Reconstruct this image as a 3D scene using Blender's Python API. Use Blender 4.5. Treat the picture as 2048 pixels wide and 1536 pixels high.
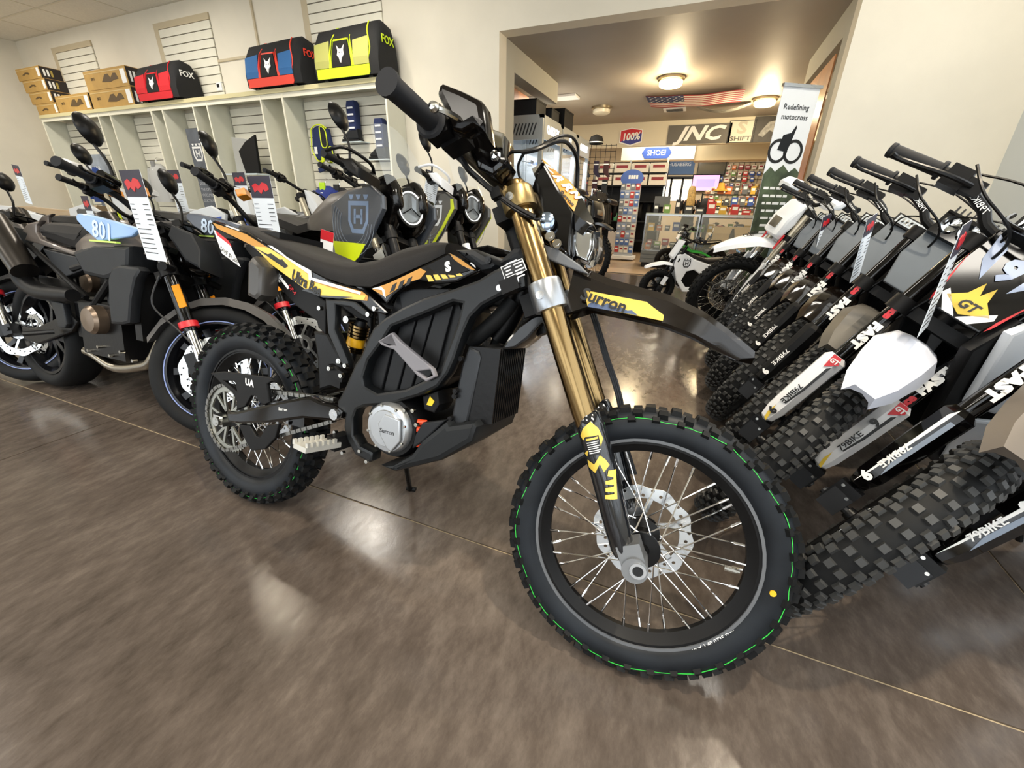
import bpy, math, random
from mathutils import Matrix, Vector
random.seed(7)
S=bpy.context.scene
for o in list(bpy.data.objects): bpy.data.objects.remove(o)
COL=S.collection
rad=math.radians
# ---------------- camera (solved from the room's vanishing lines; pixels refer to 2048x1536)
YAW,PITCH,ROLL,FPX,CH=.39378337,.40606356,.02071117,824.134,1.03
_f=Vector((-math.sin(YAW)*math.cos(PITCH),math.cos(YAW)*math.cos(PITCH),-math.sin(PITCH)))
_r=Vector((math.cos(YAW),math.sin(YAW),0)); _u=_r.cross(_f)
CR=_r*math.cos(ROLL)+_u*math.sin(ROLL); CU=-_r*math.sin(ROLL)+_u*math.cos(ROLL); CF=_f
CC=Vector((0,0,CH))
cd=bpy.data.cameras.new('camera'); cam=bpy.data.objects.new('camera',cd); COL.objects.link(cam)
cd.sensor_fit='HORIZONTAL'; cd.sensor_width=36; cd.lens=FPX/2048*36; cd.clip_start=.05; cd.clip_end=200
cam.matrix_world=Matrix(((CR.x,CU.x,-CF.x,CC.x),(CR.y,CU.y,-CF.y,CC.y),(CR.z,CU.z,-CF.z,CC.z),(0,0,0,1)))
S.camera=cam
def ray(px,py): return CF+CR*((px-1024)/FPX)-CU*((py-768)/FPX)
def onax(px,py,ax,v):
    d=ray(px,py); t=(v-CC[ax])/d[ax]; return CC+d*t
def onz(px,py,z=0): return onax(px,py,2,z)
def ony(px,py,y): return onax(px,py,1,y)
def onx(px,py,x): return onax(px,py,0,x)
# ---------------- light
w=bpy.data.worlds.new('world'); S.world=w; w.use_nodes=True
w.node_tree.nodes['Background'].inputs[0].default_value=(.80,.90,1,1)
w.node_tree.nodes['Background'].inputs[1].default_value=1.0
S.view_settings.view_transform='Standard'; S.view_settings.look='None'; S.view_settings.gamma=1
S.view_settings.use_curve_mapping=False; S.view_settings.exposure=0.32
def area(name,loc,size,target,power,color=(1,1,1),spread=180):
    L=bpy.data.lights.new(name,'AREA'); L.shape='RECTANGLE'; L.size,L.size_y=size; L.energy=power; L.color=color; L.spread=rad(spread)
    o=bpy.data.objects.new(name,L); COL.objects.link(o); o.location=loc
    d=Vector(target)-Vector(loc); o.rotation_euler=d.to_track_quat('-Z','Y').to_euler(); return o
YB=-4.2     # shop front (windows) behind the camera
for i,x in enumerate((-10.2,-6.6,-3.0,.5)):
    area('daylight_shop_window',(x,YB+.02,1.62),(3.1,2.5),(x,0,1.3),44,(.93,.97,1))
area('daylight_side_window',(2.16,.3,1.75),(6.6,2.3),(0,.3,1.2),60,(.93,.97,1))
# ---------------- materials
def lin(c):
    if isinstance(c,str):
        c=c.lstrip('#'); c=[int(c[i:i+2],16)/255 for i in (0,2,4)]
        return tuple(((v/12.92) if v<=.04045 else ((v+.055)/1.055)**2.4) for v in c)
    return tuple(c)
MATS={}
def mat(name,color,rough=.5,metal=0,noise=.0,scale=12,coat=0,emit=0,trans=0,bump=0,bscale=60,spec=.5,ior=1.5,alpha=1):
    if name in MATS: return MATS[name]
    m=bpy.data.materials.new(name); m.use_nodes=True; MATS[name]=m
    nt=m.node_tree; b=nt.nodes['Principled BSDF']; c=lin(color)
    b.inputs['Base Color'].default_value=(*c,1); b.inputs['Roughness'].default_value=rough; b.inputs['Metallic'].default_value=metal
    b.inputs['Specular IOR Level'].default_value=spec; b.inputs['IOR'].default_value=ior
    if coat: b.inputs['Coat Weight'].default_value=coat; b.inputs['Coat Roughness'].default_value=.06
    if emit: b.inputs['Emission Color'].default_value=(*c,1); b.inputs['Emission Strength'].default_value=emit
    if trans: b.inputs['Transmission Weight'].default_value=trans
    if alpha<1: b.inputs['Alpha'].default_value=alpha
    tc=nt.nodes.new('ShaderNodeTexCoord')
    n=nt.nodes.new('ShaderNodeTexNoise'); n.inputs['Scale'].default_value=scale; n.inputs['Detail'].default_value=4
    nt.links.new(tc.outputs['Object'],n.inputs['Vector'])
    mr=nt.nodes.new('ShaderNodeMapRange'); mr.inputs[3].default_value=max(.02,rough-.04); mr.inputs[4].default_value=min(1,rough+.04)
    nt.links.new(n.outputs[0],mr.inputs[0]); nt.links.new(mr.outputs[0],b.inputs['Roughness'])
    if noise:
        rp=nt.nodes.new('ShaderNodeValToRGB'); e=rp.color_ramp.elements
        e[0].position=.3; e[0].color=(*[v*(1-noise) for v in c],1); e[1].position=.7; e[1].color=(*[min(1,v*(1+noise)) for v in c],1)
        nt.links.new(n.outputs[0],rp.inputs[0]); nt.links.new(rp.outputs[0],b.inputs['Base Color'])
    if bump:
        n2=nt.nodes.new('ShaderNodeTexNoise'); n2.inputs['Scale'].default_value=bscale; nt.links.new(tc.outputs['Object'],n2.inputs['Vector'])
        bp=nt.nodes.new('ShaderNodeBump'); bp.inputs['Strength'].default_value=bump; bp.inputs['Distance'].default_value=.01
        nt.links.new(n2.outputs[0],bp.inputs['Height']); nt.links.new(bp.outputs[0],b.inputs['Normal'])
    return m
K=dict(
 black=mat('black_plastic','#0b0b0c',.34,bump=.05,spec=.22), matte=mat('matte_black','#0e0e0f',.48,spec=.22), gloss=mat('gloss_black','#070606',.07,spec=.45),
 rubber=mat('rubber','#111213',.62,noise=.2,scale=25,spec=.2), sidewall=mat('sidewall_rubber','#171b20',.45,noise=.4,scale=9,spec=.25),
 alu=mat('aluminium','#c9cbcd',.28,1), steel=mat('steel','#b9b8b2',.2,1), chrome=mat('chrome','#e8e8e8',.07,1), dark=mat('dark_metal','#2a2b2d',.4,.6),
 grey=mat('grey_plastic','#5c5f63',.5), dgrey=mat('dark_grey_plastic','#1b1d20',.45,spec=.25), white=mat('white_plastic','#e9ebee',.35), gold=mat('gold_anodised','#8f7750',.2,1,noise=.08,scale=6),
 bronze=mat('bronze_metal','#6f5d48',.32,.85), red=mat('red_paint','#c8202a',.35), yellow=mat('signal_yellow','#cfe015',.4), orange=mat('orange_print','#b9832f',.4,coat=.1),
 goldy=mat('yellow_print','#dcbc4c',.35,coat=.2), ink=mat('black_print','#121212',.4), wink=mat('white_print','#f2f2f0',.4), blue=mat('blue_print','#2f66c8',.4),
 seat=mat('seat_vinyl','#191716',.55,spec=.25,bump=.25,bscale=900), glass=mat('clear_glass','#ffffff',.02,trans=1,ior=1.45), pane=mat('thin_pane','#dfe8ee',.03,alpha=.16),
 lamp=mat('headlight_reflector','#dfe3e6',.12,1), amber=mat('amber_lens','#e08a16',.2,coat=.5), navy=mat('navy_cloth','#1d2a55',.85), black_cloth=mat('black_cloth','#161617',.85,bump=.3,bscale=300),
 brake=mat('brake_disc_steel','#c6c9cb',.25,1), green=mat('green_paint_mark','#36c648',.5), dred=mat('dark_red','#8f1d2b',.45), brown=mat('smoked_gloss','#120d09',.09,spec=.5))
# ---------------- mesh helpers
def newobj(name,me,parent=None,M=None):
    o=bpy.data.objects.new(name,me); COL.objects.link(o)
    if parent is not None: o.parent=parent
    if M is not None: o.matrix_local=M if parent is not None else M
    return o
def tag(o,label=None,cat=None,group=None,kind=None):
    if label: o['label']=label
    if cat: o['category']=cat
    if group: o['group']=group
    if kind: o['kind']=kind
    return o
def thing(name,label,cat,loc=(0,0,0),rz=0,group=None,M=None):
    o=bpy.data.objects.new(name,None); COL.objects.link(o); o.empty_display_size=.05
    if M is not None: o.matrix_world=M
    else: o.location=loc; o.rotation_euler=(0,0,rz)
    return tag(o,label,cat,group)
def finish(me,m,sm=35):
    if m is not None: me.materials.append(m)
    if sm:
        me.polygons.foreach_set('use_smooth',[True]*len(me.polygons)); me.set_sharp_from_angle(angle=rad(sm))
    me.update()
class MB:
    def __init__(s): s.v=[]; s.f=[]
    def add(s,v,f,M=None):
        b=len(s.v); s.v+= [tuple(M@Vector(p)) for p in v] if M is not None else [tuple(p) for p in v]
        s.f+=[tuple(b+i for i in q) for q in f]; return s
    def box(s,c,d,M=None):
        x,y,z=c; a,b,e=d[0]/2,d[1]/2,d[2]/2
        v=[(x+i*a,y+j*b,z+k*e) for i in (-1,1) for j in (-1,1) for k in (-1,1)]
        return s.add(v,[(0,1,3,2),(4,6,7,5),(0,4,5,1),(2,3,7,6),(0,2,6,4),(1,5,7,3)],M)
    def bar(s,a,b,wd,ht=None,up=(0,0,1)):
        a,b=Vector(a),Vector(b); d=b-a; q=d.to_track_quat('X','Z'); ht=ht or wd
        return s.box((d.length/2,0,0),(d.length,wd,ht),Matrix.Translation(a)@q.to_matrix().to_4x4())
    def prism(s,pts,a0,a1,M=None):      # polygon in xz, extruded along y
        n=len(pts); v=[(x,a0,z) for x,z in pts]+[(x,a1,z) for x,z in pts]
        ar=sum(pts[i][0]*pts[(i+1)%n][1]-pts[(i+1)%n][0]*pts[i][1] for i in range(n))
        f=[tuple(range(n)),tuple(range(2*n-1,n-1,-1))]+[(i,i+n,(i+1)%n+n,(i+1)%n) for i in range(n)]
        if (ar<0)!=(a1<a0): f=[tuple(reversed(q)) for q in f]
        return s.add(v,f,M)
    def tube(s,pts,r,n=8,M=None,cap=True,flat=1):
        P=[Vector(p) for p in pts]; R=list(r) if hasattr(r,'__len__') else [r]*len(P)
        t=[(P[min(i+1,len(P)-1)]-P[max(i-1,0)]).normalized() for i in range(len(P))]
        a=t[0].orthogonal().normalized(); v=[]; 
        for i,p in enumerate(P):
            a=(a-t[i]*a.dot(t[i])).normalized(); b=t[i].cross(a)
            v+=[p+(a*math.cos(2*math.pi*k/n)+b*math.sin(2*math.pi*k/n)*flat)*R[i] for k in range(n)]
        f=[(i*n+k,i*n+(k+1)%n,(i+1)*n+(k+1)%n,(i+1)*n+k) for i in range(len(P)-1) for k in range(n)]
        if cap: f+=[tuple(range(n-1,-1,-1)),tuple(range((len(P)-1)*n,len(P)*n))]
        return s.add(v,f,M)
    def cyl(s,a,b,r,n=16,r2=None): return s.tube([a,b],[r,r if r2 is None else r2],n)
    def lathe(s,prof,n=24,M=None,closed=False,arc=1.0):   # prof: (radius, height along y); spin about y axis
        m=len(prof); v=[]; N=n if arc==1.0 else n+1
        for i in range(N):
            a=2*math.pi*arc*i/n; v+=[(r*math.sin(a),h,r*math.cos(a)) for r,h in prof]
        f=[]
        for i in range(n):
            j=(i+1)%N
            for k in range(m if closed else m-1):
                l=(k+1)%m; f.append((i*m+k,i*m+l,j*m+l,j*m+k))
        return s.add(v,f,M)
    def loft(s,secs,M=None,cap=True,closed=True):
        n=len(secs[0]); v=[p for q in secs for p in q]
        f=[(i*n+k,i*n+(k+1)%n,(i+1)*n+(k+1)%n,(i+1)*n+k) for i in range(len(secs)-1) for k in range(n if closed else n-1)]
        if cap and closed: f+=[tuple(range(n-1,-1,-1)),tuple(range((len(secs)-1)*n,len(secs)*n))]
        return s.add(v,f,M)
    def mesh(s,name,m,sm=35):
        me=bpy.data.meshes.new(name); me.from_pydata(s.v,[],s.f); me.validate(); finish(me,m,sm); return me
    def build(s,name,m,parent=None,M=None,sm=35): return newobj(name,s.mesh(name,m,sm),parent,M)
def fixn(me):
    import bmesh
    bm=bmesh.new(); bm.from_mesh(me); bmesh.ops.recalc_face_normals(bm,faces=bm.faces); bm.to_mesh(me); bm.free()
def curve_mesh(name,loops,depth,bev,m,sm=35):
    cu=bpy.data.curves.new(name,'CURVE'); cu.dimensions='2D'; cu.fill_mode='BOTH'
    for L in loops:
        sp=cu.splines.new('POLY'); sp.points.add(len(L)-1); sp.use_cyclic_u=True
        for p,q in zip(sp.points,L): p.co=(q[0],q[1],0,1)
    bev=min(bev,depth*.45); cu.extrude=max(depth/2-bev,1e-5); cu.bevel_depth=bev; cu.bevel_resolution=1; cu.offset=-bev
    o=bpy.data.objects.new(name,cu); me=bpy.data.meshes.new_from_object(o); bpy.data.objects.remove(o); bpy.data.curves.remove(cu)
    me.name=name; me.materials.clear(); return me
RX90=Matrix.Rotation(rad(90),4,'X')
def plate(name,pts,y0,y1,m,parent=None,holes=(),bev=.004,M=None,mirror=False,sm=35):
    """polygon(s) in local xz, thickness from y0 to y1"""
    me=curve_mesh(name,[pts,*holes],abs(y1-y0),bev,m)
    T=Matrix.Translation((0,(y0+y1)/2,0))@RX90; me.transform(T)
    finish(me,m,sm)
    if mirror:
        m2=me.copy(); m2.transform(Matrix.Diagonal((1,-1,1,1))); m2.flip_normals(); newobj(name,m2,parent,M)
    return newobj(name,me,parent,M)
TXT={}
def text(name,s,size,m,parent=None,M=None,depth=.001,shear=0,sx=1,bold=0,align='CENTER',space=1):
    key=(s,size,depth,shear,sx,bold,align,space,m.name)
    if key not in TXT:
        cu=bpy.data.curves.new(name,'FONT'); cu.body=s; cu.size=size; cu.extrude=depth/2; cu.shear=shear; cu.align_x=align; cu.align_y='CENTER'; cu.offset=bold; cu.resolution_u=2; cu.space_character=space
        o=bpy.data.objects.new(name,cu); me=bpy.data.meshes.new_from_object(o); bpy.data.objects.remove(o); bpy.data.curves.remove(cu)
        me.name=name; me.materials.clear(); me.materials.append(m)
        if sx!=1: me.transform(Matrix.Diagonal((sx,1,1,1)))
        TXT[key]=me
    return newobj(name,TXT[key],parent,M)
def basis(o,x,y,z=None):
    """matrix with origin o, local x/y axes (text plane), z normal"""
    x=Vector(x).normalized(); y=Vector(y); z=x.cross(y).normalized() if z is None else Vector(z).normalized(); y=z.cross(x)
    return Matrix(((x.x,y.x,z.x,o[0]),(x.y,y.y,z.y,o[1]),(x.z,y.z,z.z,o[2]),(0,0,0,1)))
def rrect(x0,x1,z0,z1,r,n=4):
    out=[]
    for cx,cz,a in ((x1-r,z1-r,0),(x0+r,z1-r,90),(x0+r,z0+r,180),(x1-r,z0+r,270)):
        out+=[(cx+r*math.cos(rad(a+90*k/n)),cz+r*math.sin(rad(a+90*k/n))) for k in range(n+1)]
    return out
def circ(cx,cz,r,n=24,a0=0): return [(cx+r*math.cos(2*math.pi*k/n+a0),cz+r*math.sin(2*math.pi*k/n+a0)) for k in range(n)]
def smooth(P,n=4,closed=False):
    """Catmull-Rom through the points"""
    P=[Vector(p) for p in P]; out=[]; N=len(P)
    for i in range(N if closed else N-1):
        g=lambda k: P[k%N] if closed else P[max(0,min(N-1,k))]
        a,b,c,d=g(i-1),g(i),g(i+1),g(i+2)
        for k in range(n):
            t=k/n; out.append(.5*((2*b)+(c-a)*t+(2*a-5*b+4*c-d)*t*t+(3*b-a-3*c+d)*t**3))
    if not closed: out.append(P[-1])
    return out
def unp(Mw,px,py,ax,v):
    """pixel -> local point of frame Mw lying on the plane local[ax]=v"""
    I=Mw.inverted(); o=I@CC; d=(I.to_3x3()@ray(px,py)); t=(v-o[ax])/d[ax]; return o+d*t
# ================= ROOM =================
YW=5.2; XL,XR=-12.4,2.24; HC=3.70; HP=2.81; PX0,PX1=-2.40,.935; YP=7.4; YS=10.95
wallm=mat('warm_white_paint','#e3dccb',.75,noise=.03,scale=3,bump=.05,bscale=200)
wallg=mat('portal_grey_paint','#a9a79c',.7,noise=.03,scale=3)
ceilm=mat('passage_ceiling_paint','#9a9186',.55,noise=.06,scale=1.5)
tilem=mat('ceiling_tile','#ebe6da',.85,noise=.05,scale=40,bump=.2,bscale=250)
gridm=mat('ceiling_grid','#ddd6c4',.6)
slatm=mat('slatwall_board','#e4e0cf',.6,noise=.02); slatd=mat('slat_groove','#6d665a',.8); tanm=mat('tan_trim','#c3b598',.6)
def struct(o): o['kind']='structure'; return o
# floor: stained concrete slabs with filled joints
def floor_mat():
    m=bpy.data.materials.new('stained_concrete'); m.use_nodes=True; nt=m.node_tree; b=nt.nodes['Principled BSDF']; N=nt.nodes.new; L=nt.links.new
    tc=N('ShaderNodeTexCoord'); 
    n1=N('ShaderNodeTexNoise'); n1.inputs['Scale'].default_value=1.5; n1.inputs['Detail'].default_value=9; n1.inputs['Roughness'].default_value=.62; n1.inputs['Distortion'].default_value=.6
    n2=N('ShaderNodeTexNoise'); n2.inputs['Scale'].default_value=22; n2.inputs['Detail'].default_value=8; n2.inputs['Roughness'].default_value=.7
    mp=N('ShaderNodeMapping'); mp.inputs['Rotation'].default_value=(0,0,.6); mp.inputs['Scale'].default_value=(1,.45,1); L(tc.outputs['Object'],mp.inputs['Vector']); L(mp.outputs[0],n1.inputs['Vector']); L(mp.outputs[0],n2.inputs['Vector'])
    r=N('ShaderNodeValToRGB'); e=r.color_ramp.elements
    e[0].position=.30; e[0].color=(*lin('#352e28'),1); e[1].position=.74; e[1].color=(*lin('#766c63'),1)
    k=e.new(.5); k.color=(*lin('#544b44'),1)
    mx=N('ShaderNodeMix'); mx.data_type='FLOAT'; mx.inputs[0].default_value=.48; L(n1.outputs[0],mx.inputs[2]); L(n2.outputs[0],mx.inputs[3])
    L(mx.outputs[0],r.inputs[0]); L(r.outputs[0],b.inputs['Base Color'])
    mr=N('ShaderNodeMapRange'); mr.inputs[1].default_value=.15; mr.inputs[2].default_value=.85; mr.inputs[3].default_value=.08; mr.inputs[4].default_value=.27
    L(n2.outputs[0],mr.inputs[0]); L(mr.outputs[0],b.inputs['Roughness']); b.inputs['Specular IOR Level'].default_value=.55
    bp=N('ShaderNodeBump'); bp.inputs['Strength'].default_value=.06; bp.inputs['Distance'].default_value=.01; L(n2.outputs[0],bp.inputs['Height']); L(bp.outputs[0],b.inputs['Normal'])
    return m
fm=floor_mat(); tanf=mat('tan_store_floor','#b39c82',.25,noise=.08,scale=2.5); jm=mat('joint_filler','#a8987c',.8,noise=.35,scale=30)
fl=struct(MB().box((-4.5,5.5,-.055),(18.5,21,.1)).build('floor',jm,sm=0))
XJ=[-13.6,-9.84,-6.2,-2.56,1.08,4.72]; YJ=[-4.9,-2.71,.93,4.57,7.46,11.8,15.9]
for i in range(5):
    for j in range(6):
        x0,x1,y0,y1=XJ[i],XJ[i+1],YJ[j],YJ[j+1]; g=.004
        MB().box(((x0+x1)/2,(y0+y1)/2,-.02),(x1-x0-2*g,y1-y0-2*g,.04)).build('floor_slab',fm if j<4 else tanf,fl,sm=0)
MB().box(((PX0+PX1)/2,7.53,.002),(PX1-PX0,.05,.008)).build('threshold_strip',K['dark'],fl,sm=0)
# walls
def wall(name,boxes,m=wallm):
    b=MB()
    for x0,x1,y0,y1,z0,z1 in boxes: b.box(((x0+x1)/2,(y0+y1)/2,(z0+z1)/2),(x1-x0,y1-y0,z1-z0))
    return struct(b.build(name,m,sm=0))
wb=wall('wall_back',[(XL-.2,PX0,YW,YW+.2,0,HC),(PX1,XR+.2,YW,YW+.2,0,HC),(PX0,PX1,YW,YW+.2,HP,HC)])
wl=wall('wall_left',[(XL-.2,XL,YB,YW,0,HC)])
wr=wall('wall_right',[(XR,XR+.2,4.35,YW,0,HC),(XR,XR+.2,YB,4.35,0,.5),(XR,XR+.2,YB,4.35,2.9,HC)],mat('grey_white_paint','#cfd3d2',.7))
wf=wall('wall_front',[(XL,XR,YB-.2,YB,0,.3),(XL,XR,YB-.2,YB,2.95,HC)])
for i,x in enumerate((-12.2,-8.4,-4.8,-1.05,2.1)): MB().box((x,YB-.1,1.62),(.34,.2,2.7)).build('pier',wallm,wf,sm=0)
# passage behind the opening
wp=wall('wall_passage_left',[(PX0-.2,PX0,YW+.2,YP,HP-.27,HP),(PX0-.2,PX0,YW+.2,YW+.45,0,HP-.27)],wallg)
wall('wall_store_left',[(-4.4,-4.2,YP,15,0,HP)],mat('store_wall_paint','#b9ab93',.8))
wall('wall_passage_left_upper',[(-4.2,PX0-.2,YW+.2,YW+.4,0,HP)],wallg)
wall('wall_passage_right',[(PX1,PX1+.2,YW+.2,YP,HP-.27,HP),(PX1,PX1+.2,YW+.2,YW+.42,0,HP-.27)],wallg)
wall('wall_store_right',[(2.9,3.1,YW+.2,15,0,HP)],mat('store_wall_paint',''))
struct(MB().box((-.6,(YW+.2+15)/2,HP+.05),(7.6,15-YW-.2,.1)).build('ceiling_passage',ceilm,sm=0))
# showroom ceiling: suspended tiles in a grid
ce=struct(MB().box(((XL+XR)/2,(YB+YW)/2,HC+.06),(XR-XL+.4,YW-YB+.4,.08)).build('ceiling',gridm,sm=0))
tme=MB().box((0,0,0),(1.185,.575,.02)).mesh('ceiling_tile',tilem,0)
for i in range(6):
    for j in range(9):
        newobj('ceiling_tile',tme,ce,Matrix.Translation((XL+.62+i*1.22,YW-.32-j*.61,HC+.008)))
gb=MB()
for i in range(7): gb.box((XL+.01+i*1.22,(YB+YW)/2,HC+.005),(.024,YW-YB,.02))
for j in range(16): gb.box(((XL+XR)/2,YW-.015-j*.61,HC+.004),(XR-XL,.024,.02))
gb.build('ceiling_grid',gridm,ce,sm=0)
# unseen light panels added on the showroom ceiling to even out the light
trm=mat('fill_panel_diffuser','#fff6e6',.5,emit=3.0)
for y,xs in ((-1.9,(-9.3,-5.7,-2.0,.9)),(-.35,(-9.3,-5.7,-2.0,.9)),(3.7,(-10.5,-7.2,-3.7,1.5))):
    for x in xs:
        t=thing('added_ceiling_panel','unseen white light panel added above the showroom for even light','ceiling light',(x,y,HC-.03),0,'added showroom light panels')
        MB().box((0,0,0),(1.2,.6,.03)).build('frame',K['white'],t,sm=0); MB().box((0,0,-.017),(1.1,.5,.006)).build('diffuser',trm,t,sm=0)
        L=area('showroom_fill_light',(x,y,HC-.06),(1.1,.5),(x,y,0),30,(1,.94,.84)); L.parent=t; L.matrix_parent_inverse=t.matrix_basis.inverted()
# recessed downlights
for x,y,pw,l in ((.62,.62,260,'small recessed downlight above the black and gold dirt bike'),(-4.08,2.29,35,'small recessed downlight above the grey street motorcycle'),(-4.11,3.98,90,'small recessed downlight in front of the shelving'),(1.3,2.4,120,'small recessed downlight above the electric bike row')):
    t=thing('recessed_downlight',l,'ceiling light',(x,y,HC-.01)); MB().lathe([(.05,0),(.08,0),(.08,-.02),(.06,-.02),(.05,0)],20,M=RX90).build('trim_ring',K['white'],t); MB().lathe([(0,.004),(.05,.004)],20,M=RX90).build('lamp_lens',mat('downlight_glow','#ffe2b0',.4,emit=8),t)
    L=bpy.data.lights.new('downlight_bulb','SPOT'); L.energy=pw; L.color=(1,.86,.66); L.shadow_soft_size=.045; L.spot_size=rad(115); L.spot_blend=.6; newobj('downlight_bulb',L,t,Matrix.Translation((0,0,-.03)))
# wall trim battens and slatwall panels above the shelving
def slats(parent,x0,x1,z0,z1,y,pitch=.105,gap=.012):
    n=max(1,int(round((z1-z0)/pitch))); p=(z1-z0)/n
    me=MB().box((0,0,0),(x1-x0,.016,p-gap)).mesh('slat',slatm,0)
    for i in range(n): newobj('slat',me,parent,Matrix.Translation(((x0+x1)/2,y-.008,z0+p*(i+.5))))
def slat_panel(name,x0,x1,z0,z1,y=YW,frame=True):
    o=struct(MB().box(((x0+x1)/2,y-.003,(z0+z1)/2),(x1-x0,.006,z1-z0)).build(name,slatd,sm=0)); slats(o,x0,x1,z0,z1,y-.006)
    if frame: MB().box((x0-.05,y-.012,(z0+z1)/2),(.1,.024,z1-z0)).box(((x0+x1)/2-.05,y-.012,z1+.04),(x1-x0+.1,.024,.08)).build('panel_border',tanm,o,sm=0)
    return o
slat_panel('trim_1',-11.14,-10.0,2.45,3.40); slat_panel('trim_2',-8.15,-6.98,2.45,3.42); slat_panel('trim_3',-5.1,-3.95,2.45,3.66)
struct(MB().box((-6.1,YW-.01,3.05),(.03,.02,1.28)).build('trim_4',tanm,sm=0)); struct(MB().box((-6.6,YW-.01,2.93),(.78,.02,.03)).build('trim_5',tanm,sm=0))
# right wall window with frame and panes, shop-front windows behind the camera
wh=mat('window_frame_white','#eef0ee',.4)
def window(name,M,wd,z0,z1,nx):
    o=struct(MB().box((0,0,z0+.03),(wd,.08,.06)).box((0,0,z1-.03),(wd,.08,.06)).build(name,wh,None,M,sm=0))
    for i in range(nx+1): MB().box((-wd/2+wd*i/nx,0,(z0+z1)/2),(.09,.1,z1-z0)).build('mullion',wh,o,sm=0)
    for i in range(nx): MB().box((-wd/2+wd*(i+.5)/nx,.02,(z0+z1)/2),(wd/nx-.06,.006,z1-z0-.06)).build('pane',K['pane'],o,sm=0)
window('window_1',Matrix.Translation((XR+.1,.1,0))@Matrix.Rotation(rad(90),4,'Z'),8.4,.5,2.9,5)
for i,(a,b) in enumerate(((-12.05,-8.55),(-8.25,-4.95),(-4.65,-1.2),(-.9,1.95))): window('window_%d'%(i+2),Matrix.Translation(((a+b)/2,YB-.1,0)),b-a,.3,2.95,3)
og=struct(MB().box((0,0,-.2),(80,80,.1)).build('ground_outside',mat('asphalt_outside','#8f9296',.9,noise=.1,scale=2),sm=0))
# fluted poster stand leaning in the window: white print with dark blobs
# sign-wall soffit, store back wall, deeper ceilings
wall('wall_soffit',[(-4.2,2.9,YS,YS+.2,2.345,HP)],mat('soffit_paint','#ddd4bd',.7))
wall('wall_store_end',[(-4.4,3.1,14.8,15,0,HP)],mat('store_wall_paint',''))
bt=mat('lit_white_box','#fff4dd',.6)
# ================= WHEELS =================
CACHE={}
def cached(key,fn):
    if key not in CACHE: CACHE[key]=fn()
    return CACHE[key]
def tire_mesh(R,t,rimr,m,flat=1.0):
    def fn():
        h=(R-rimr)/2; cx=rimr+h; n=16; prof=[]
        for k in range(n):
            a=2*math.pi*k/n; c,s=math.cos(a),math.sin(a)
            prof.append((cx+h*(abs(c)**.85)*(1 if c>0 else -1), t*(abs(s)**.8)*(1 if s>0 else -1)))
        return MB().lathe(prof,56,closed=True).mesh('tire',m,60)
    return cached(('tire',R,t,rimr,m.name),fn)
def knob_mesh(R,t,rimr,rows,m,seed=0):
    """rows: (tube angle deg, count, len along, width across, height, phase)"""
    def fn():
        b=MB(); h=(R-rimr)/2; cx=rimr+h; rnd=random.Random(seed)
        for al,n,la,wa,ht,ph in rows:
            a=rad(al); c,s=math.cos(a),math.sin(a)
            r=cx+h*abs(c)**.85; y=t*(abs(s)**.8)*(1 if s>0 else -1)
            nx=Vector((0,math.sin(a*.82),math.cos(a*.82)))
            for k in range(n):
                th=2*math.pi*(k+ph)/n
                ax=Vector((1,0,0)); ac=nx.cross(ax)
                M=Matrix.Rotation(th,4,'Y')@Matrix(((1,0,0,0),(0,ac.y,nx.y,y),(0,ac.z,nx.z,r),(0,0,0,1)))
                l2,w2=la/2*rnd.uniform(.94,1.05),wa/2
                b.add([(i*l2*q,j*w2*q,z) for z,q in ((-ht*.6,1.12),(ht,.9)) for i in (-1,1) for j in (-1,1)],[(4,5,7,6),(0,4,6,2),(1,3,7,5),(0,1,5,4),(2,6,7,3)],M)
        me=b.mesh('tread_knobs',m,0); fixn(me); return me
    return cached(('knob',R,t,rimr,str(rows),m.name),fn)
def rim_mesh(rimr,w,m):
    return cached(('rim',rimr,w,m.name),lambda: MB().lathe([(rimr+.008,-w),(rimr+.008,-w+.004),(rimr-.004,-w+.008),(rimr-.012,-w*.35),(rimr-.012,w*.35),(rimr-.004,w-.008),(rimr+.008,w-.004),(rimr+.008,w),(rimr-.006,w),(rimr-.016,w*.6),(rimr-.026,w*.28),(rimr-.026,-w*.28),(rimr-.016,-w*.6),(rimr-.006,-w)],56,closed=True).mesh('rim',m,40))
def spokes(parent,M,rimr,hubr,hubw,n,m,r=.0017,cross=.75):
    per=n//4
    for side in (-1,1):
        for lc in (-1,1):
            def fn(side=side,lc=lc):
                ph=cross*lc; off=math.pi/n*((1 if side>0 else -1)+(.5*lc))
                a=Vector((hubr*math.sin(ph+off),side*hubw,hubr*math.cos(ph+off))); e=Vector(((rimr-.027)*math.sin(off),side*.006,(rimr-.027)*math.cos(off)))
                d=(e-a).normalized()
                return MB().tube([a,e],r,5).tube([e-d*.022,e],r*1.9,6).mesh('spoke',m,60)
            me=cached(('spoke',rimr,hubr,hubw,n,side,lc,r,m.name),fn)
            for k in range(per): newobj('spoke',me,parent,M@Matrix.Rotation(2*math.pi*(k+(.25 if lc>0 else 0)+(.5 if side>0 else 0))/per,4,'Y'))
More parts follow.
